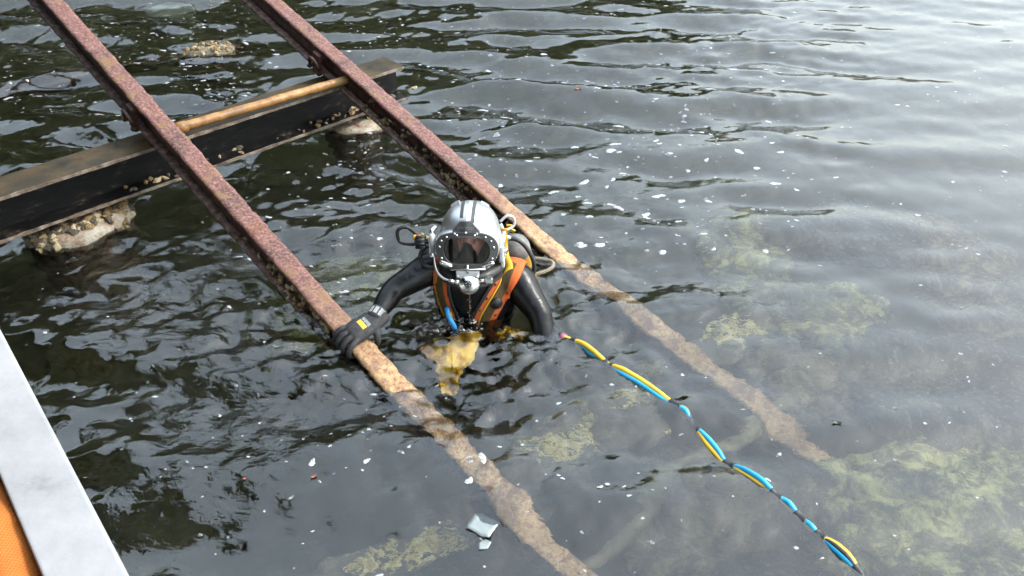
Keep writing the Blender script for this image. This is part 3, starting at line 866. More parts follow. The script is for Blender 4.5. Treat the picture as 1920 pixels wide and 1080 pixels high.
def limb(bm, pts, rad, seg=18):
    """tapered limb with rounded ends"""
    pts = [Vector(p) for p in pts]
    sp = spline(pts, 5); rs = []
    for i in range(len(sp)):
        t = i / (len(sp) - 1) * (len(pts) - 1); k = min(int(t), len(pts) - 2); f_ = t - k
        rs.append(rad[k] * (1 - f_) + rad[k + 1] * f_)
    d0 = (sp[0] - sp[1]).normalized(); d1 = (sp[-1] - sp[-2]).normalized()
    P = [sp[0] + d0 * rs[0] * .7, sp[0] + d0 * rs[0] * .4] + sp + [sp[-1] + d1 * rs[-1] * .4, sp[-1] + d1 * rs[-1] * .7]
    Q = [rs[0] * .45, rs[0] * .85] + rs + [rs[-1] * .85, rs[-1] * .45]
    add_tube(bm, P, Q, seg)
def loft(bm, secs, seg=28):
    """stacked ellipses (cx, cy, z, rx, ry)"""
    rings = []
    for cx, cy_, z, rx, ry in secs:
        rings.append([bm.verts.new((cx + rx * math.copysign(abs(math.cos(a)) ** .85, math.cos(a)), cy_ + ry * math.copysign(abs(math.sin(a)) ** .85, math.sin(a)), z)) for a in [2 * math.pi * k / seg for k in range(seg)]])
    for a_, b_ in zip(rings[:-1], rings[1:]):
        for k in range(seg): bm.faces.new((a_[k], a_[(k + 1) % seg], b_[(k + 1) % seg], b_[k]))
    bm.faces.new(rings[0][::-1]); bm.faces.new(rings[-1])

HAND_X = closest_x(rail_l, 664, 628)
HM = Matrix.Translation(-DV) @ rail_l.matrix_world @ Matrix.Translation((HAND_X, 0, 0))   # rail frame at the hand, in diver space
wristR = HM @ Vector((.012, -.125, .055))
shR, shL = Vector((-.195, .13, .215)), Vector((.195, .12, .155))
elR = L(738, 543, .165)
elL = Vector((.315, .02, .0)) 
elL = L(1012, 588, .045)
wrL = under(1040, 700, .22) - DV
bm = bmesh.new()
loft(bm, [(0, .15, -.62, .16, .12), (0, .15, -.5, .175, .13), (0, .15, -.35, .16, .12), (0, .145, -.2, .17, .125), (0, .14, -.05, .19, .135), (0, .135, .06, .205, .135), (0, .13, .14, .205, .12), (0, .125, .20, .165, .10), (0, .115, .24, .12, .085), (0, .10, .28, .09, .08)])
for v_ in bm.verts:
    if v_.co.z > -.2: v_.co.z += -.16 * v_.co.x * min(1, (v_.co.z + .2) / .3)
limb(bm, [(-.13, .13, .2), shR, shR.lerp(elR, .55), elR], [.075, .082, .068, .056])
limb(bm, [elR, elR.lerp(wristR, .35), elR.lerp(wristR, .75), wristR], [.055, .054, .043, .035])
limb(bm, [(.13, .13, .16), shL, shL.lerp(elL, .5), elL], [.080, .088, .074, .060])
limb(bm, [elL, elL.lerp(wrL, .4), wrL], [.059, .054, .038])
limb(bm, [wrL, wrL + (wrL - elL).normalized() * .1], [.04, .03])
for s in (-1, 1):
    limb(bm, [(s * .09, .15, -.58), (s * .13, .06, -.85), (s * .13, .14, -1.15)], [.095, .07, .05])
    limb(bm, [(s * .13, .16, -1.17), (s * .145, -.04, -1.2)], [.05, .045])
# sleeve creases: narrow rings where the suit bunches
body = bake(bm, .011, 8, MAT['suit'], 'body', person)
from mathutils.bvhtree import BVHTree
bv = BVHTree.FromPolygons([v_.co.copy() for v_ in body.data.vertices], [tuple(p.vertices) for p in body.data.polygons])
def hug(p, off):
    q, n_, i_, d_ = bv.find_nearest(p)
    return q + n_ * off, n_
# fine folds in the suit: real relief around elbows, wrist and shoulder
for v_ in body.data.vertices:
    c = v_.co
    w_ = 0
    for joint, axis, amp, reach in ((elR, (wristR - shR).normalized(), .0022, .10), (wristR, (wristR - elR).normalized(), .0022, .07), (shR, (elR - shR).normalized(), .0018, .1), (elL, (wrL - shL).normalized(), .0022, .10), (shL, (elL - shL).normalized(), .0016, .1)):
        d_ = (c - joint).length
        if d_ < reach:
            t = (c - joint).dot(axis)
            w_ += amp * (1 - d_ / reach) * math.sin(t * 260 + 9 * fbm(c, 2, 12, 1)) * (.5 + fbm(c, 2, 8, 5)) 
    v_.co = c + v_.normal * w_

def ribbon(name, ctrl, width, off, thick, mat, parent, shift=0.0, per=10, wdiv=6, snap=True, edge=None):
    """a strap laid on the body: a band of real thickness"""
    sp = spline(ctrl, per); n_ = len(sp)
    top, bot = [], []
    prev = None
    for i, p in enumerate(sp):
        t = (sp[min(n_ - 1, i + 1)] - sp[max(0, i - 1)]).normalized()
        nn = hug(p, 0)[1] if snap else Vector((0, -1, .3)).normalized()
        if prev is not None and snap: nn = (nn + prev * 2).normalized()
        prev = nn
        s_ = t.cross(nn).normalized()
        w_ = width(i / (n_ - 1)) if callable(width) else width
        a, b = [], []
        for k in range(wdiv + 1):
            q = p + s_ * ((k / wdiv - .5) * w_ + shift)
            if snap:
                h, hn = hug(q, off); base = h - hn * off
                hn = (hn + nn).normalized()
                a.append(base + hn * (off + thick)); b.append(base + hn * off)
            else:
                a.append(q + nn * thick); b.append(q)
        top.append(a); bot.append(b)
    bm = bmesh.new()
    A = [[bm.verts.new(v_) for v_ in r_] for r_ in top]; Bm = [[bm.verts.new(v_) for v_ in r_] for r_ in bot]
    for i in range(n_ - 1):
        for k in range(wdiv):
            bm.faces.new((A[i][k], A[i][k + 1], A[i + 1][k + 1], A[i + 1][k])); bm.faces.new((Bm[i][k], Bm[i + 1][k], Bm[i + 1][k + 1], Bm[i][k + 1]))
        bm.faces.new((A[i][0], A[i + 1][0], Bm[i + 1][0], Bm[i][0])); bm.faces.new((A[i][-1], Bm[i][-1], Bm[i + 1][-1], A[i + 1][-1]))
    bm.faces.new([v_ for v_ in A[0]] + [v_ for v_ in Bm[0][::-1]]); bm.faces.new([v_ for v_ in A[-1][::-1]] + [v_ for v_ in Bm[-1]])
    return bm_obj(name, bm, mat, parent, smooth=True)

# harness
harness = empty('harness'); harness.parent = person
strapL = [(.035, .0, -.14), (.045, .0, .0), (.085, .0, .09), (.135, .04, .17), (.175, .12, .22), (.19, .2, .17), (.17, .27, .05)]
strapR = [(-.105, .0, -.10), (-.13, .0, .02), (-.15, .02, .11), (-.155, .06, .2), (-.14, .14, .25), (-.13, .22, .2), (-.12, .28, .05)]
for st, w0, sgn in ((strapL, .112, 1), (strapR, .092, -1)):
    ribbon('orange_panel', st, lambda t: w0 * (1 - .25 * max(0, t - .45)), .007, .006, MAT['orange'], harness)
    ribbon('brown_webbing', st[:5], .042, .0145, .004, MAT['tanweb'], harness, shift=.002 * sgn)
    ribbon('yellow_piping', st[:6], .006, .0145, .004, MAT['yellow'], harness, shift=-.024)
    ribbon('black_trim', st, .014, .006, .010, MAT['rubber'], harness, shift=(w0 / 2 - .0) * sgn * -1)
    sp = spline(st, 10)
    for k in (8, 15, 22, 29):
        for sh in (-.04, .04):
            t = (sp[k + 1] - sp[k - 1]).normalized(); nn = hug(sp[k], 0)[1]
            q, hn = hug(sp[k] + t.cross(nn).normalized() * sh, .0135)
            b_ = lathe_bm([(0, .005), (.004, .004), (.006, .001), (.0065, 0)], 10)
            o = bm_obj('snap_button', b_, MAT['rubber'], harness, q, hn.to_track_quat('Z', 'Y').to_euler(), True)
ribbon('chest_strap', [(-.13, .0, -.05), (-.05, -.02, -.06), (.04, -.02, -.06), (.13, 0, -.05), (.2, .1, -.04)], .05, .008, .004, MAT['rubber'], harness)
# black ratchet on the strap
q, hn = hug(Vector((.105, .0, .10)), .02)
b_ = lathe_bm([(0, .012), (.012, .012), (.016, .009), (.026, .008), (.03, 0), (.03, -.008)], 20)
bm_obj('buckle', b_, MAT['rubber'], harness, q, hn.to_track_quat('Z', 'Y').to_euler(), True)

# helmet ------------------------------------------------------------
helmet = empty('helmet', (-.008, .06, .43), (R(-13), R(-2), R(-4))); helmet.parent = person; helmet.scale = (.95, .90, .89)
HA, HB, HC = .140, .165, .182
def shell_pt(d):
    d = Vector(d).normalized()
    e = 2.25
    r = (abs(d.x / HA) ** e + abs(d.y / HB) ** e + abs(d.z / HC) ** e) ** (-1 / e)
    for c, amp, w in (((1, -.05, -.28), .026, .10), ((-1, -.05, -.28), .026, .10), ((0, 1, .0), .012, .25)):
        r += amp * math.exp(-(1 - d.dot(Vector(c).normalized())) / w * 2)
    if d.z < 0: r *= 1 - .06 * max(0, -d.z) 
    # brow ridge sweeping down from the crown
    r += .006 * math.exp(-(d.x / .09) ** 2) * max(0, min(1, (d.z - .1) * 2)) * max(0, -d.y + .3)
    return d * r
PA, PB, PC = .143, .098, -.012            # port outline half sizes and centre height
def port(t, s=1.0, top=1.0):
    c, s_ = math.cos(t), math.sin(t)
    e = .72
    x = PA * s * math.copysign(abs(c) ** e, c); z = PB * s * math.copysign(abs(s_) ** e, s_)
    if z < 0: x *= 1 - .10 * min(1, -z / PB)
    return x, z + PC
def plane_y(x, z): return -.172 + 1.1 * x * x - .05 * (z - PC) * -1
bm = bmesh.new(); SU, SV = 72, 44
rows = []
for j in range(SV + 1):
    th = math.pi * (j / SV) * .80
    rows.append([bm.verts.new(shell_pt((math.sin(th) * math.cos(2 * math.pi * i / SU), math.sin(th) * math.sin(2 * math.pi * i / SU), math.cos(th)))) for i in range(SU)])
for j in range(SV):
    for i in range(SU):
        bm.faces.new((rows[j][i], rows[j + 1][i], rows[j + 1][(i + 1) % SU], rows[j][(i + 1) % SU]))
bmesh.ops.remove_doubles(bm, verts=bm.verts, dist=.0005)
kill = [v_ for v_ in bm.verts if v_.co.y < -.03 and (abs(v_.co.x) / (PA * .9)) ** 2.6 + (abs(v_.co.z - PC) / (PB * .92)) ** 2.6 < 1]
bmesh.ops.delete(bm, geom=kill, context='VERTS')
bmesh.ops.solidify(bm, geom=list(bm.faces), thickness=.006)
bm_obj('shell', bm, MAT['shell'], helmet, smooth=True)
def ring_loft(name, loops, mat, parent, closed_cap=False, smooth=True):
    bm = bmesh.new(); rg = [[bm.verts.new(p) for p in lp] for lp in loops]
    n_ = len(rg[0])
    for a_, b_ in zip(rg[:-1], rg[1:]):
        for k in range(n_): bm.faces.new((a_[k], a_[(k + 1) % n_], b_[(k + 1) % n_], b_[k]))
    if closed_cap: bm.faces.new(rg[0]); bm.faces.new(rg[-1][::-1])
    return bm_obj(name, bm, mat, parent, smooth=smooth)
N_ = 64; TT = [2 * math.pi * k / N_ for k in range(N_)]
def loop(s, dy, s2=None, notch=0.0):
    out_ = []
    for t in TT:
        x, z = port(t, s)
        if notch and z < PC: z += notch * math.exp(-(x / .05) ** 2)
        out_.append(Vector((x, plane_y(x, z) + dy, z)))
    return out_
ring_loft('port_collar', [loop(1.02, .10), loop(1.03, .03), loop(1.015, .008), loop(.99, .004)], MAT['shell'], helmet)
ring_loft('port_frame', [loop(1.0, .012), loop(1.005, 0.0), loop(.99, -.006), loop(.75, -.006, notch=.012), loop(.735, -.002, notch=.012), loop(.73, .03, notch=.012)], MAT['frame'], helmet, smooth=False)
ring_loft('inner_gasket', [loop(.735, .0285, notch=.012), loop(.70, .03, notch=.012), loop(.72, .05, notch=.012)], MAT['rubber'], helmet)
vis = loop(.74, .004, notch=.012)
bm = bmesh.new(); bm.faces.new([bm.verts.new(p) for p in vis]); bmesh.ops.triangulate(bm, faces=bm.faces)
bm_obj('visor', bm, MAT['visor'], helmet)
scr = lathe_bm([(0, .0045), (.003, .004), (.0052, .0018), (.0055, 0)], 10)
scr_me = bpy.data.meshes.new('screw'); scr.to_mesh(scr_me); scr.free(); scr_me.materials.append(MAT['chrome'])
def screw(p, n_=(0, -1, .05), s=1.0):
    o = link_mesh('screw', scr_me, None, helmet, p, Vector(n_).to_track_quat('Z', 'Y').to_euler(), True); o.scale = (s, s, s)
for t in (8, 30, 52, 78, 102, 128, 150, 172, 198, 238, 302, 342):
    x, z = port(R(t), .872); screw((x, plane_y(x, z) - .007, z), s=1.15)
# badge plate above the port
bp = [(-.062, .060), (-.056, .100), (-.026, .132), (.026, .132), (.056, .100), (.062, .060)]
def badge(x, z, lift=0.0):
    b = shell_pt((x, -.20 + (z - .06) * .2, z))
    y = plane_y(x, z) + (z - .06) * .55 + 1.3 * (z - .06) ** 2 - .004
    return Vector((x, min(y, b.y) - lift, z))
bm = bmesh.new()
gx_ = [i / 12 for i in range(13)]; gz_ = [j / 8 for j in range(9)]
def bw(z): 
    return .064 if z < .085 else .064 - (z - .085) / .05 * .040
fr_v = [[bm.verts.new(badge((u * 2 - 1) * bw(.062 + .072 * w_), .062 + .072 * w_, .007)) for u in gx_] for w_ in gz_]
bk_v = [[bm.verts.new(badge((u * 2 - 1) * bw(.062 + .072 * w_), .062 + .072 * w_, -.012)) for u in gx_] for w_ in gz_]
for j in range(8):
    for i in range(12):
        bm.faces.new((fr_v[j][i], fr_v[j][i + 1], fr_v[j + 1][i + 1], fr_v[j + 1][i])); bm.faces.new((bk_v[j][i], bk_v[j + 1][i], bk_v[j + 1][i + 1], bk_v[j][i + 1]))
for j in range(8):
    bm.faces.new((fr_v[j][0], fr_v[j + 1][0], bk_v[j + 1][0], bk_v[j][0])); bm.faces.new((fr_v[j][-1], bk_v[j][-1], bk_v[j + 1][-1], fr_v[j + 1][-1]))
for i in range(12):
    bm.faces.new((fr_v[-1][i], fr_v[-1][i + 1], bk_v[-1][i + 1], bk_v[-1][i]))
bm_obj('badge_plate', bm, MAT['frame'], helmet)
for x, z in ((-.05, .078), (0, .084), (.05, .078)): screw(badge(x, z, .009), (0, -1, .35), 1.3)
txt = bpy.data.curves.new('stamped_lettering', 'FONT'); txt.body = 'KM 37-SS'; txt.size = .019; txt.align_x = 'CENTER'; txt.extrude = .0006
to = bpy.data.objects.new('stamped_lettering', txt); COL.objects.link(to)
dg = bpy.context.evaluated_depsgraph_get(); dg.update()
tme = bpy.data.meshes.new_from_object(to.evaluated_get(dg)); bpy.data.objects.remove(to)
for v_ in tme.vertices: v_.co = badge(v_.co.x, .097 + v_.co.y, .0076 + v_.co.z)
tme.materials.clear(); tme.materials.append(MAT['greypaint'])
link_mesh('stamped_lettering', tme, None, helmet)
# crown strips and lugs
def on_shell(name, x0, x1, e0, e1, lift0, lift1, mat, n_=16):
    bm = bmesh.new(); T_, B_ = [], []
    for i in range(n_ + 1):
        e = R(e0 + (e1 - e0) * i / n_)
        def pt(x, l_):
            p = shell_pt((x / .17, -math.cos(e), math.sin(e))); return p + p.normalized() * l_
        T_.append([bm.verts.new(pt(x, lift1)) for x in (x0, (x0 + x1) / 2, x1)]); B_.append([bm.verts.new(pt(x, lift0)) for x in (x0, (x0 + x1) / 2, x1)])
    for i in range(n_):
        for k in (0, 1): bm.faces.new((T_[i][k], T_[i][k + 1], T_[i + 1][k + 1], T_[i + 1][k]))
        bm.faces.new((T_[i][0], T_[i + 1][0], B_[i + 1][0], B_[i][0])); bm.faces.new((T_[i][2], B_[i][2], B_[i + 1][2], T_[i + 1][2]))
    for e_ in (0, -1): bm.faces.new(T_[e_] + B_[e_][::-1])
    return bm_obj(name, bm, mat, helmet)
on_shell('crown_rail', -.026, .030, 42, 92, -.002, .0075, MAT['shell'])
on_shell('crown_strip', -.027, -.014, 50, 88, .006, .0115, MAT['frame'])
on_shell('crown_strip', .020, .034, 43, 88, .004, .014, MAT['frame'])
for e in (54, 62, 70, 78):
    p = shell_pt((.004 / .17, -math.cos(R(e)), math.sin(R(e)))); screw(p + p.normalized() * .007, p, .7)
for x0, x1 in ((-.088, -.042), (.050, .096)):
    on_shell('crown_lug', x0, x1, 86, 97, -.004, .012, MAT['shell'], 6)
# pill shaped clamps low on the frame
for s in (-1, 1):
    bm = bmesh.new(); bmesh.ops.create_uvsphere(bm, u_segments=20, v_segments=10, radius=1)
    for v_ in bm.verts:
        x = v_.co.x; v_.co = Vector((x * .012 + math.copysign(.020, x), v_.co.y * .008, v_.co.z * .013))
    x, z = port(R(270 + s * 49), .88)
    bm_obj('frame_clamp', bm, MAT['chrome'], helmet, (x, plane_y(x, z) - .009, z - .002), (0, R(-24) * s, 0), True)
    for dx in (-.018, .018): screw((x + dx * .9, plane_y(x, z) - .0165, z - .002 + s * dx * .42), s=.7)
# bar and nozzle to the regulator
tube_obj('nozzle_bar', [(-.075, -.182, -.104), (.085, -.182, -.098)], .004, MAT['chrome'], helmet, 10)
bm = bmesh.new(); add_box(bm, (-.052, -.185, -.148), (.054, -.140, -.108)); bevel_all(bm, .008, 3)
bm_obj('nozzle_block', bm, MAT['whitemetal'], helmet, smooth=False)
for x in (-.043, .045): screw((x, -.1865, -.135), s=1.0)
tube_obj('nozzle_post', [(.003, -.184, -.118), (.003, -.189, -.075)], .006, MAT['chrome'], helmet, 10)
reg = bm_obj('regulator', lathe_bm([(0, .028), (.012, .0275), (.020, .026), (.022, .024), (.034, .021), (.044, .014), (.050, .004), (.052, -.004), (.047, -.008), (.047, -.05), (0, -.05)], 32), MAT['chrome'], helmet, (.006, -.185, -.176), Vector((.02, -1, .42)).to_track_quat('Z', 'Y').to_euler(), True)
q = Vector((.02, -1, .42)).to_track_quat('Z', 'Y')
o = bm_obj('purge_button', lathe_bm([(0, .004), (.014, .0035), (.018, .001), (.019, -.004)], 20), MAT['rubber'], helmet, Vector((.006, -.185, -.176)) + q @ Vector((0, 0, .026)), q.to_euler(), True)
for k in range(5):
    a = 2 * math.pi * k / 5 + .3; screw(Vector((.006, -.185, -.176)) + q @ Vector((.010 * math.cos(a), .010 * math.sin(a), .030)), (.02, -1, .42), .45)
tube_obj('adjust_stem', [(.05, -.175, -.166), (.082, -.17, -.160)], [.011, .010], MAT['chrome'], helmet, 14)
bm = bmesh.new(); add_box(bm, (.080, -.190, -.176), (.118, -.158, -.142)); bevel_all(bm, .007, 2)
bm_obj('adjust_knob', bm, MAT['chrome'], helmet)
tube_obj('bent_tube', spline([(-.158, -.085, -.045), (-.158, -.115, -.085), (-.143, -.15, -.125), (-.112, -.172, -.152), (-.075, -.18, -.163), (-.045, -.18, -.168)], 8), .0075, MAT['chrome'], helmet, 12)
tube_obj('tube_nut', [(-.088, -.178, -.161), (-.062, -.18, -.166)], .013, MAT['chrome'], helmet, 6)
tube_obj('tube_nut', [(-.056, -.18, -.167), (-.04, -.18, -.169)], .0155, MAT['chrome'], helmet, 12)
# side block, knob and valves on the viewer's left
bm = bmesh.new(); add_box(bm, (-.185, -.10, -.075), (-.148, -.055, .035)); bevel_all(bm, .008, 2); bm_obj('side_block', bm, MAT['whitemetal'], helmet)
tube_obj('valve_body', [(-.20, -.085, .006), (-.14, -.085, .012)], .014, MAT['chrome'], helmet, 14)
tube_obj('valve_body', [(-.166, -.1, .05), (-.166, -.09, -.05)], .013, MAT['whitemetal'], helmet, 14)
tube_obj('elbow_fitting', spline([(-.165, -.08, .03), (-.17, -.07, .055), (-.155, -.05, .07)], 6), .011, MAT['chrome'], helmet, 12)
kn = tube_obj('knob', [(-.245, -.085, .0), (-.2, -.085, .005)], [.027, .029], MAT['rubber'], helmet, 14)
for k in range(10):
    a = 2 * math.pi * k / 10
    tube_obj('knob_rib', [(-.247, -.085 + .028 * math.cos(a), .0 + .028 * math.sin(a)), (-.2, -.085 + .030 * math.cos(a), .005 + .030 * math.sin(a))], .0045, MAT['rubber'], kn, 6)
bm = bmesh.new(); bmesh.ops.create_uvsphere(bm, u_segments=14, v_segments=8, radius=.016); bm_obj('check_valve', bm, MAT['chrome'], helmet, (-.168, -.10, -.062), smooth=True)
# latch and white bracket on the viewer's right
bm = bmesh.new()
for lo, hi in (((.138, -.06, -.11), (.158, .03, -.03)), ((.142, -.04, -.15), (.160, .0, -.10))): add_box(bm, lo, hi)
bevel_all(bm, .006, 2); bm_obj('latch_plate', bm, MAT['whitemetal'], helmet)
tube_obj('latch_loop', spline([(.158, -.04, -.06), (.172, -.02, -.055), (.172, .01, -.075), (.160, .02, -.10), (.158, -.02, -.105)], 6), .005, MAT['chrome'], helmet, 10)
tube_obj('whip_loop', spline([(.13, .10, .045), (.165, .11, .075), (.195, .12, .06), (.195, .12, .02), (.16, .10, .0)], 6), .007, MAT['whitemetal'], helmet, 10)
tube_obj('neck_dam', [(.125 * math.cos(a), .01 + .145 * math.sin(a), -.155 - .012 * math.sin(a) * -1) for a in [2 * math.pi * k / 40 for k in range(41)]], .034, MAT['rubber'], helmet, 14, .003, 2)
bm = lathe_bm([(.150, -.21), (.146, -.16), (.125, -.13), (.10, -.12)], 32)
for v_ in bm.verts: v_.co.y = v_.co.y * 1.12 + .01; v_.co += v_.normal * 0; v_.co.x += .008 * fbm(v_.co, 2, 9, 4)
bm_obj('neck_skirt', bm, MAT['rubber'], helmet, smooth=True)
# liner, head and oral mask inside
bm = bmesh.new(); bmesh.ops.create_uvsphere(bm, u_segments=32, v_segments=20, radius=1)
for v_ in bm.verts: v_.co = Vector((v_.co.x * .128, v_.co.y * .150, v_.co.z * .155))
kill = [v_ for v_ in bm.verts if v_.co.y < -.045 and abs(v_.co.z - PC) < .085 and abs(v_.co.x) < .122]
bmesh.ops.delete(bm, geom=kill, context='VERTS')
bm_obj('liner', bm, MAT['rubber'], helmet, smooth=True)
head = empty('head', helmet.location, helmet.rotation_euler); head.parent = person; head.scale = (.88, .88, .88)
bm = bmesh.new(); bmesh.ops.create_uvsphere(bm, u_segments=48, v_segments=36, radius=1)
for v_ in bm.verts:
    d = v_.co.copy(); p = Vector((d.x * .076, d.y * .094, d.z * .115))
    if d.z < -.2: p.x *= 1 - .25 * (-d.z - .2); p.y -= .006
    if d.y < 0:
        p.y -= .026 * math.exp(-(d.x / .16) ** 2) * math.exp(-((d.z + .14) / .2) ** 2)         # nose
        p.y -= .007 * math.exp(-((d.z - .22) / .12) ** 2) * math.exp(-(d.x / .6) ** 2)           # brow
        for s in (-1, 1): p.y += .013 * math.exp(-((d.x - s * .40) / .17) ** 2) * math.exp(-((d.z - .04) / .11) ** 2)   # sockets
        p.y -= .006 * math.exp(-((d.z + .56) / .1) ** 2) * math.exp(-(d.x / .3) ** 2)            # lips
        for s in (-1, 1): p.y -= .006 * math.exp(-((d.x - s * .5) / .2) ** 2) * math.exp(-((d.z + .22) / .16) ** 2)     # cheeks
    else:
        pass
    for s in (-1, 1): p.x += s * .012 * math.exp(-((d.x - s) / .12) ** 2) * math.exp(-((d.z + .02) / .2) ** 2)           # ears
    v_.co = p + Vector((0, -.035, .010))
bm_obj('face', bm, MAT['skin'], head, smooth=True)
eye_m = simple('eye_white', [(.3, (.6, .24, .19)), (.7, (.7, .32, .26))], 10, (.15, .2), 0, 0, 10)
for s in (-1, 1):
    bm = bmesh.new(); bmesh.ops.create_uvsphere(bm, u_segments=16, v_segments=10, radius=.0115); bm_obj('eye', bm, eye_m, head, (s * .031, -.108, .0145), smooth=True)
    bm = bmesh.new(); bmesh.ops.create_uvsphere(bm, u_segments=12, v_segments=8, radius=.003); bm_obj('iris', bm, MAT['rubber'], head, (s * .031, -.1170, .011), smooth=True)
bm = bmesh.new(); bmesh.ops.create_uvsphere(bm, u_segments=28, v_segments=20, radius=1)
for v_ in bm.verts:
    d = v_.co.copy()
    w_ = .026 + .030 * max(0, min(1, (.6 - d.z) / 1.4))
    v_.co = Vector((d.x * w_ * 1.12, -.128 + d.y * .034 - .010 * (1 - abs(d.x)) * (1 if d.y < 0 else 0), -.042 + d.z * .062 + .004 * fbm(d, 2, 2, 1)))
bm_obj('oral_mask', bm, MAT['rubber'], head, smooth=True)

# hoses and gear on the viewer's left of the helmet
def P(px, py, y): # a point of the diver's gear at depth y behind the chest, seen at that pixel
    d = ray(px, py); t = (DV.y + y) / d.y
    return Vector((0, 0, CAM_H)) + d * t - DV
tube_obj('whip_hose', spline([P(800, 452, .16), P(782, 440, .17), P(762, 426, .17), P(746, 432, .16), P(749, 452, .15), P(768, 458, .14), P(790, 456, .13)], 8), .0085, MAT['rubber'], person, 10)
gear = tube_obj('yellow_grip', spline([P(776, 445, .12), P(795, 447, .11), P(808, 456, .10), P(813, 470, .09)], 8), [.013] * 8 + [.017] * 8 + [.015] * 9, MAT['yellow'], person, 12)
tube_obj('red_band', [P(781, 446, .12), P(789, 448, .115)], .019, MAT['red'], gear, 12)
tube_obj('lime_band', [P(788, 440, .14), P(794, 442, .14)], .012, MAT['lime'], gear, 10)
tube_obj('black_hose', spline([P(822, 470, .06), P(800, 462, .06), P(788, 478, .05), P(796, 498, .04), P(815, 502, .03), P(830, 492, .03)], 8), .0095, MAT['rubber'], person, 10)
tube_obj('shoulder_hose', spline([P(812, 452, .22), P(806, 465, .18), P(800, 482, .14)], 6), [.03] * 13, MAT['rubber'], person, 14)
# bail-out cylinder on the back
tk = empty('air_cylinder', P(966, 462, .27), (R(14), R(-9), 0)); tk.parent = person
rt = .072
bm_obj('cylinder_dome', lathe_bm([(0, .058), (.02, .056), (.045, .044), (.062, .024), (.0715, -.005), (.072, -.035)], 28), MAT['greypaint'], tk, smooth=True)
bm_obj('cylinder_body', lathe_bm([(.0718, -.0345), (.0726, -.037), (.0726, -.44), (.05, -.48), (0, -.49)], 28), MAT['yelpaint'], tk, smooth=True)
bm_obj('cylinder_band', lathe_bm([(.0728, -.16), (.077, -.16), (.077, -.12), (.0728, -.12)], 28), MAT['greypaint'], tk)
tube_obj('back_hose', spline([P(948, 447, .2), P(968, 449, .2), P(986, 463, .19), P(999, 486, .17), P(1001, 508, .16), P(993, 532, .14), P(985, 550, .16)], 8), .0105, MAT['rubber'], person, 12)
tube_obj('hose_ferrule', [P(940, 442, .2), P(957, 447, .2)], .013, MAT['chrome'], person, 12)
tube_obj('cyan_hose', spline([P(968, 472, .33), P(984, 482, .33), P(996, 500, .33), P(999, 528, .34)], 8), .016, MAT['cyan'], person, 12)
tube_obj('yellow_hose', spline([P(972, 480, .29), P(984, 492, .28), P(992, 510, .28), P(990, 530, .30)], 8), .013, MAT['yellow'], person, 12)
ribbon('yellow_strap', [P(944, 428, .13), P(945, 455, .13), P(948, 480, .10), P(955, 500, .08), P(948, 522, .05)], .034, .0, .004, MAT['yellow'], person, snap=False, wdiv=2)
ribbon('white_strap', [P(937, 420, .14), P(944, 440, .12), P(938, 470, .05), P(940, 492, .0)], .022, .0, .004, MAT['whitemetal'], person, snap=False, wdiv=2)
for k, (px, py) in enumerate(((955, 424), (960, 432), (978, 500))):
    bm = bmesh.new(); add_box(bm, (-.014, -.004, -.010), (.014, .004, .010)); bevel_all(bm, .003, 2)
    bm_obj('strap_buckle', bm, MAT['chrome'] if k == 2 else MAT['yellow'], person, P(px, py, .18), (R(20), R(30 * k), 0))
# waist gear under water
bh = tube_obj('blue_hose', spline([Vector((-.125, -.012, .06)), P(838, 580, -.03), P(842, 595, -.05), P(852, 615, -.06), P(862, 650, -.02)], 8), .0125, MAT['blue'], person, 12)
tube_obj('lime_tape', [P(840.5, 586, -.037), P(843, 596, -.045)], .0155, MAT['lime'], bh, 12)
def pouch(name, corners, thick, mat, seed):
    """a crumpled bag: a patch between four corners with thickness"""
    bm = bmesh.new(); n_ = 18
    A_, B_ = [], []
    for j in range(n_ + 1):
        ra, rb = [], []
        for i in range(n_ + 1):
            u, w_ = i / n_, j / n_
            p = (corners[0] * (1 - u) + corners[1] * u) * (1 - w_) + (corners[2] * (1 - u) + corners[3] * u) * w_
            e = (math.sin(math.pi * u) * math.sin(math.pi * w_)) ** .5
            q = p + Vector((0, -.016, .03)) * fbm((u, w_, seed), 4, 3.4, seed)
            q += Vector((.036, .0, 0)) * fbm((u, w_, seed + 4), 4, 3.6, seed) + Vector((0, .036, 0)) * fbm((u, w_, seed + 7), 4, 3.6, seed)
            ra.append(bm.verts.new(q + Vector((0, -.4, .9)) * thick * e)); rb.append(bm.verts.new(q - Vector((0, -.4, .9)) * (thick * e + .001)))
        A_.append(ra); B_.append(rb)
    for j in range(n_):
        for i in range(n_):
            bm.faces.new((A_[j][i], A_[j][i + 1], A_[j + 1][i + 1], A_[j + 1][i])); bm.faces.new((B_[j][i], B_[j + 1][i], B_[j + 1][i + 1], B_[j][i + 1]))
    return bm_obj(name, bm, mat, person, smooth=True)
U = lambda px, py, d: under(px, py, d) - DV
MAT['pouch'] = simple('yellow_bag', [(.36, (.45, .20, .0)), (.5, (.95, .55, .0)), (.64, (1.0, .74, .0))], 16, (.5, .7), 0, .4, 60)
pouch('yellow_pouch', [U(796, 648, .07), U(902, 622, .07), U(832, 735, .14), U(858, 728, .14)], .02, MAT['pouch'], 3)
pouch('yellow_flap', [U(935, 618, .05), U(985, 620, .05), U(940, 636, .07), U(985, 632, .07)], .006, MAT['pouch'], 6)
pouch('tan_pouch', [U(760, 600, .10), U(812, 596, .09), U(775, 655, .2), U(835, 690, .2)], .015, MAT['tan_edge'], 9)

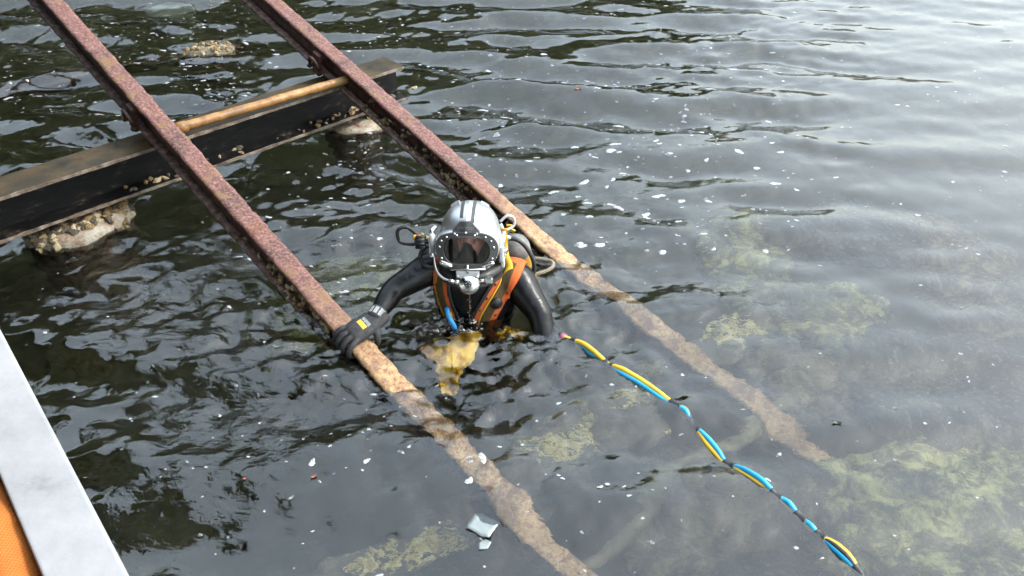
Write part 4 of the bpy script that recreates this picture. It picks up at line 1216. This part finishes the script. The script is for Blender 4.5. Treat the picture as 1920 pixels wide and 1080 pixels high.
# glove on the rail: palm, four fingers over the near edge, thumb on the far side
bm = bmesh.new()
def gl_limb(pts, rad): limb(bm, [HM @ Vector((p[0] * 1.24, p[1] * 1.08, p[2] * 1.1 + .002)) for p in pts], [r_ * 1.16 for r_ in rad], 14)
palm = [(.0, -.135, .056), (.0, -.10, .052), (.0, -.06, .045), (.0, -.015, .040), (.0, .012, .034)]
for dx, rw in ((-.03, .020), (-.016, .023), (0, .024), (.014, .023), (.028, .020)):
    gl_limb([(p[0] + dx * (.62 + .38 * min(1, i / 3)), p[1] + (.006 if abs(dx) > .02 else 0) * -1, p[2] - (.004 if abs(dx) > .02 else 0)) for i, p in enumerate(palm)], [rw * .95, rw, rw * 1.05, rw, rw * .9])
for k, (dx, ln) in enumerate(((-.0405, .93), (-.0150, 1.03), (.0105, 1.0), (.035, .86))):
    fan = dx * .18
    gl_limb([(dx * .9, .008, .034), (dx + fan * .4, .008 + .034 * ln, .034), (dx + fan, .008 + .060 * ln, .010), (dx + fan, .004 + .062 * ln, -.022), (dx + fan * .9, .046 * ln, -.042)], [.0118, .0112, .0106, .0100, .0085])
gl_limb([(-.028, -.085, .040), (-.052, -.072, .022), (-.062, -.068, -.008), (-.055, -.062, -.034)], [.017, .0145, .0125, .0105])
glove = bake(bm, .0036, 3, MAT['glove'], 'glove', person, .45)
gl_bv = BVHTree.FromPolygons([v_.co.copy() for v_ in glove.data.vertices], [tuple(p.vertices) for p in glove.data.polygons])
def patch(name, cx, cy_, w_, h_, rot, mat, parent):
    bm = bmesh.new(); n_ = 6; vs_ = []
    for j in range(n_ + 1):
        r_ = []
        for i in range(n_ + 1):
            x, y = (i / n_ - .5) * w_, (j / n_ - .5) * h_
            x, y = x * math.cos(rot) - y * math.sin(rot), x * math.sin(rot) + y * math.cos(rot)
            src = HM @ Vector((cx + x, cy_ + y, .2)); dn = (HM.to_3x3() @ Vector((0, 0, -1))).normalized()
            h_it = gl_bv.ray_cast(src, dn)
            if h_it[0] is None: h_it = gl_bv.find_nearest(src)
            r_.append(bm.verts.new(h_it[0] + h_it[1] * .0012))
        vs_.append(r_)
    for j in range(n_):
        for i in range(n_): bm.faces.new((vs_[j][i], vs_[j][i + 1], vs_[j + 1][i + 1], vs_[j + 1][i]))
    return bm_obj(name, bm, mat, parent, smooth=True)
patch('yellow_label', -.004, -.034, .050, .022, 0, MAT['yellow'], glove)
patch('white_label', -.004, -.057, .052, .016, 0, MAT['label'], glove)
ax_ = (elR - wristR).normalized()
pts, T_, N2, B2 = frames([wristR - ax_ * .022, wristR + ax_ * .035])
bm = bmesh.new(); add_tube(bm, [wristR - ax_ * .026, wristR - ax_ * .01, wristR + ax_ * .02, wristR + ax_ * .034], [.040, .041, .042, .041], 26)
cuff = bm_obj('cuff', bm, MAT['glove'], glove, smooth=True)
up_ = (Vector((.05, -.62, .8)) - ax_ * Vector((.05, -.62, .8)).dot(ax_)).normalized(); sd_ = ax_.cross(up_)
for a0, a1, k0, k1 in ((-52, -28, -.012, .022), (-20, 4, -.012, .024), (12, 54, -.014, .026)):
    bm = bmesh.new(); vs_ = []
    for j in range(3):
        vs_.append([bm.verts.new(wristR + ax_ * (k0 + (k1 - k0) * j / 2) + (up_ * math.cos(R(a)) + sd_ * math.sin(R(a))) * .0432) for a in [a0 + (a1 - a0) * i / 6 for i in range(7)]])
    for j in range(2):
        for i in range(6): bm.faces.new((vs_[j][i], vs_[j][i + 1], vs_[j + 1][i + 1], vs_[j + 1][i]))
    bm_obj('cuff_print', bm, MAT['label'] if a0 > 0 else MAT['white'], glove, smooth=True)

# ------------------------------------------------------------------ air hose bundle running to the lower right
def wz_grid(x, y):
    i = int((x + 5.4) / GS); j = int((y - 1.0) / GS)
    i = max(0, min(740, i)); j = max(0, min(530, j))
    return float(Z[9 + j, 10 + i])
hp = [(1028, 606, -.016), (1058, 629, -.012), (1090, 646, -.004), (1126, 670, -.004), (1142, 682, -.017), (1158, 692, -.004), (1200, 716, .004), (1245, 746, -.008), (1264, 760, -.017), (1284, 774, -.010), (1301, 792, -.017), (1318, 810, -.004), (1345, 838, .0), (1358, 852, -.008), (1372, 864, -.017), (1388, 876, -.006), (1420, 903, -.002), (1442, 920, -.010), (1456, 932, -.017), (1478, 947, -.008), (1500, 968, -.017), (1520, 986, -.010), (1540, 1004, -.017), (1560, 1022, -.002), (1590, 1047, .0), (1610, 1066, -.012), (1640, 1098, -.02), (1720, 1180, -.03)]
hose_path = spline([Vector((at(a, b, 0).x, at(a, b, 0).y, wz_grid(at(a, b, 0).x, at(a, b, 0).y) + z)) for a, b, z in hp], 14)
px_of = []
for i in range(len(hose_path)):
    t = i / 14; k = min(int(t), len(hp) - 2); f_ = t - k
    px_of.append(hp[k][0] * (1 - f_) + hp[k + 1][0] * f_)
st_y = [(1000, 90), (1135, 90), (1155, 100), (1250, 112), (1285, 210), (1312, 345), (1360, 362), (1385, 345), (1446, 330), (1500, 300), (1530, 300), (1552, 480), (1610, 490), (1750, 520)]
st_b = [(1000, -60), (1135, -60), (1160, -20), (1190, 5), (1250, 20), (1285, 75), (1312, 105), (1360, 115), (1446, 92), (1500, 85), (1530, 85), (1552, 20), (1610, 15), (1750, 0)]
st_k = [(1000, 230), (1250, 240), (1312, 235), (1446, 220), (1530, 190), (1552, 70), (1610, 75), (1750, 100)]
umb = empty('air_hose_bundle', hose_path[60]); tag(umb, 'yellow, blue and black air hose bundle floating from the diver to the lower right', 'hose')
hpts, hT, hN, hB = frames(hose_path)
WRAPS = [(1026, 1080), (1131, 1152), (1254, 1275), (1293, 1313), (1360, 1382), (1444, 1466), (1490, 1512), (1528, 1550), (1602, 1634)]
def tuck(x):                                              # hoses are drawn together where they are taped
    d_ = min(max(a_ - x, x - b_, 0) for a_, b_ in WRAPS)
    return .42 + .58 * min(1.0, d_ / 16.0)
def strand(name, table, rad, off, mat):
    xs_, as_ = zip(*table); out_ = []
    for i, p in enumerate(hpts):
        a = R(float(np.interp(px_of[i], xs_, as_)))
        side = Vector((0, 0, 1)).cross(hT[i]).normalized()
        if side.x > 0: side = -side                      # towards the near left
        out_.append(p + (side * math.cos(a) + Vector((0, 0, 1)) * math.sin(a)) * off * tuck(px_of[i]) - hose_path[60])
    return tube_obj(name, out_, rad, mat, umb, 12, .0012, 3)
strand('yellow_hose', st_y, .0118, .0105, MAT['yellow'])
strand('blue_hose', st_b, .0112, .0105, MAT['cyan'])
strand('black_cable', st_k, .0110, .0100, MAT['rubber'])
def wrap(px0, px1, rad, mat, name='tape_wrap'):
    i0 = min(range(len(px_of)), key=lambda i: abs(px_of[i] - px0)); i1 = min(range(len(px_of)), key=lambda i: abs(px_of[i] - px1))
    if i1 - i0 < 2: i1 = i0 + 2
    tube_obj(name, [hpts[i] - hose_path[60] + Vector((0, 0, -.002)) for i in range(i0, i1 + 1)], rad, mat, umb, 14, .003, px0)
wrap(1030, 1053, 0.0205, MAT['rubber']); wrap(1054, 1061, .0215, MAT['pink'], 'pink_band'); wrap(1062, 1080, 0.0185, MAT['rubber'])
wrap(1131, 1152, 0.0185, MAT['rubber']); wrap(1254, 1275, 0.0185, MAT['rubber']); wrap(1293, 1313, 0.0185, MAT['rubber']); wrap(1360, 1382, 0.0205, MAT['rubber'])
wrap(1444, 1466, 0.0205, MAT['rubber']); wrap(1490, 1512, 0.0225, MAT['rubber']); wrap(1528, 1550, 0.0205, MAT['rubber']); wrap(1602, 1630, 0.0185, MAT['rubber'])

# ------------------------------------------------------------------ rope behind the diver
rp = [(1000, 486), (1018, 488), (1034, 492), (1037, 500), (1028, 508), (1008, 515), (992, 516)]
rpt = spline([at(a, b, 0) + Vector((0, 0, .006)) for a, b in rp], 10)
rope = empty('rope', rpt[20]); tag(rope, 'loop of cream rope floating behind the diver’s shoulder', 'rope')
for s in range(3):
    fp, fT, fN, fB = frames(rpt)
    tube_obj('strand', [p + (n_ * math.cos(i * .9 + s * 2.09) + b_ * math.sin(i * .9 + s * 2.09)) * .0052 - rpt[20] for i, (p, n_, b_) in enumerate(zip(fp, fN, fB))], .0062, MAT['rope'], rope, 6)

# ------------------------------------------------------------------ floating bits
m, nt, out = new_mat('foam')
v = coords(nt, 'World')
p_ = principled(nt, out, ramp(nt, nz(nt, v, 120, 3), [(.3, (.55, .57, .57)), (.7, (.8, .82, .82))]), .55, 0, bumped(nt, nz(nt, v, 400, 2), .5, .002), .4)
tb = nt.nodes.new('ShaderNodeBsdfTransparent'); fm = nt.nodes.new('ShaderNodeMixShader')
nt.links.new(ramp(nt, nz(nt, v, 160, 3), [(.36, .4), (.56, 1.0)]), fm.inputs[0])
nt.links.new(tb.outputs[0], fm.inputs[1]); nt.links.new(p_.outputs[0], fm.inputs[2]); nt.links.new(fm.outputs[0], out.inputs['Surface'])
foam_m = m
fv, ff = [], []
fr_ = random.Random(77)
def fleck(x, y, s, asp, rot, n_=8, hh=.12):
    i0 = len(fv); ph = fr_.random() * 6
    z0 = wz_grid(x, y) + .0006
    for ring, (q, h_) in enumerate(((1.0, 0.0), (.7, hh))):
        for k in range(n_):
            a = 2 * math.pi * k / n_
            r_ = s * q * (1 + .28 * math.sin(2 * a + ph) + .18 * math.sin(3 * a - ph))
            dx, dy = r_ * math.cos(a) * asp, r_ * math.sin(a)
            X_, Y_ = x + dx * math.cos(rot) - dy * math.sin(rot), y + dx * math.sin(rot) + dy * math.cos(rot)
            fv.append((X_, Y_, wz_grid(X_, Y_) + .0006 + h_ * s))
    for k in range(n_): ff.append((i0 + k, i0 + (k + 1) % n_, i0 + n_ + (k + 1) % n_, i0 + n_ + k))
    ff.append(tuple(i0 + n_ + k for k in range(n_)))
def foam_field(n_, px0, px1, py0, py1, s0, s1, asp=(1, 2.2), clump=None):
    for k in range(n_):
        px, py = fr_.uniform(px0, px1), fr_.uniform(py0, py1)
        if clump and noise.noise(Vector((px * .006, py * .011, 3))) < clump: continue
        p = at(px, py, 0)
        fleck(p.x, p.y, s0 * (s1 / s0) ** (fr_.random() ** 2.2), fr_.uniform(*asp), fr_.gauss(0, .4))
foam_field(1100, 200, 1350, 0, 330, .0035, .014, clump=-.1)
foam_field(230, 900, 1500, 100, 480, .004, .020, clump=0.0)
foam_field(170, 1300, 1920, 0, 480, .0035, .012, clump=-.1)
foam_field(160, 0, 480, 0, 230, .005, .016, clump=-.1)
foam_field(150, 350, 900, 300, 600, .004, .011, clump=-.1)
foam_field(70, 300, 1300, 700, 1080, .003, .008)
foam_field(45, 1200, 1920, 480, 1080, .003, .007)
foam_field(60, 60, 700, 480, 900, .003, .007)
foam_field(120, 800, 905, 588, 635, .002, .008)
for px, py, s in ((688, 868, .010), (905, 862, .016), (880, 905, .013), (752, 853, .009), (587, 873, .012), (1125, 918, .007), (768, 845, .006), (1212, 400, .016), (1160, 388, .02), (1150, 335, .014)):
    p = at(px, py, 0); fleck(p.x, p.y, s, 1.5, fr_.uniform(0, 3), 10)
foam = link_mesh('foam', mesh_from('foam', fv, ff), foam_m, smooth=True)
tag(foam, 'white foam flecks scattered over the water', 'foam', kind='stuff')

MAT['plastic'] = simple('pale_plastic_film', [(.3, (.26, .32, .31)), (.7, (.38, .43, .42))], 9, (.2, .4), 0, .3, 30)
def flat_bit(name, outline, px, py, size, rot, mat, label, cat, curl=.15, group=None):
    c = at(px, py, 0); c.z = wz_grid(c.x, c.y) + .003
    bm = bmesh.new()
    vs_ = [bm.verts.new((x * size, y * size, curl * size * (x * x - y * y * .5))) for x, y in outline]
    ce = bm.verts.new((0, 0, .02 * size))
    for i in range(len(vs_)): bm.faces.new((vs_[i], vs_[(i + 1) % len(vs_)], ce))
    bmesh.ops.subdivide_edges(bm, edges=bm.edges, cuts=2, use_grid_fill=True)
    for v_ in bm.verts: v_.co.z += .06 * size * fbm(v_.co * (1 / size), 2, 1.5, px)
    bmesh.ops.recalc_face_normals(bm, faces=bm.faces)
    bmesh.ops.solidify(bm, geom=list(bm.faces), thickness=.0012)
    o = bm_obj(name, bm, mat, None, c, (0, 0, rot), True)
    return tag(o, label, cat, group)
sq = [(-1, -.72), (-.3, -.74), (.35, -.85), (.95, -.7), (.93, 0), (1.0, .72), (.2, .78), (-.5, .85), (-.95, .6), (-.96, 0)]
flat_bit('plastic_scrap', sq, 905, 985, .050, -.5, MAT['plastic'], 'pale square scrap of plastic floating beside the near drowned rail', 'plastic scrap', .05)
flat_bit('plastic_scrap', [(-1, -.5), (.2, -.8), (1, -.1), (.5, .7), (-.6, .6)], 908, 1018, .026, .4, MAT['plastic'], 'tiny pale scrap just below the square plastic scrap', 'plastic scrap', .1)
leaf = [(-1, 0), (-.6, .28), (0, .42), (.6, .25), (1, 0), (.6, -.25), (0, -.4), (-.6, -.28)]
lm_o = simple('orange_leaf', [(.3, (.30, .09, .04)), (.7, (.42, .16, .08))], 30, (.5, .7), 0, .2, 80)
lm_d = simple('dark_leaf', [(.3, (.010, .009, .007)), (.7, (.03, .025, .018))], 30, (.4, .6), 0, .2, 80)
for px, py, s, r_, mt, lb in ((589, 897, .014, .6, lm_o, 'small orange leaf floating in the dark water at lower left'), (1568, 796, .022, -.3, lm_d, 'dark curled leaf floating right of the far drowned rail'),
         (462, 905, .010, .2, lm_o, 'tiny brown leaf left of the orange leaf'),
        (1083, 180, .03, .1, lm_o, 'brown leaf lying on foam at the top centre')):
    flat_bit('fallen_leaf', leaf, px, py, s, r_, mt, lb, 'leaf', .5, 'leaves on the water')

m, nt, out = new_mat('water_drops')
gb = nt.nodes.new('ShaderNodeBsdfGlass'); gb.inputs['IOR'].default_value = 1.333; gb.inputs['Roughness'].default_value = 0.0
nt.links.new(gb.outputs[0], out.inputs['Surface'])
bm = bmesh.new(); dr = random.Random(9)
for k in range(26):
    c = P(881 + dr.gauss(0, 1.6), 550 + k * 2.0, -.11) + Vector((0, dr.gauss(0, .01), 0))
    if c.z > .01: bmesh.ops.create_icosphere(bm, subdivisions=2, radius=dr.uniform(.0015, .004), matrix=Matrix.Translation(c + DV))
for k in range(60):
    c = DV + Vector((dr.gauss(-.09, .05), dr.gauss(-.04, .03), abs(dr.gauss(.0, .022)) + .012))
    bmesh.ops.create_icosphere(bm, subdivisions=2, radius=dr.uniform(.0012, .0042), matrix=Matrix.Translation(c))
tag(bm_obj('water_drops', bm, m, smooth=True), 'water drops falling from the helmet onto the water', 'drops', kind='stuff')
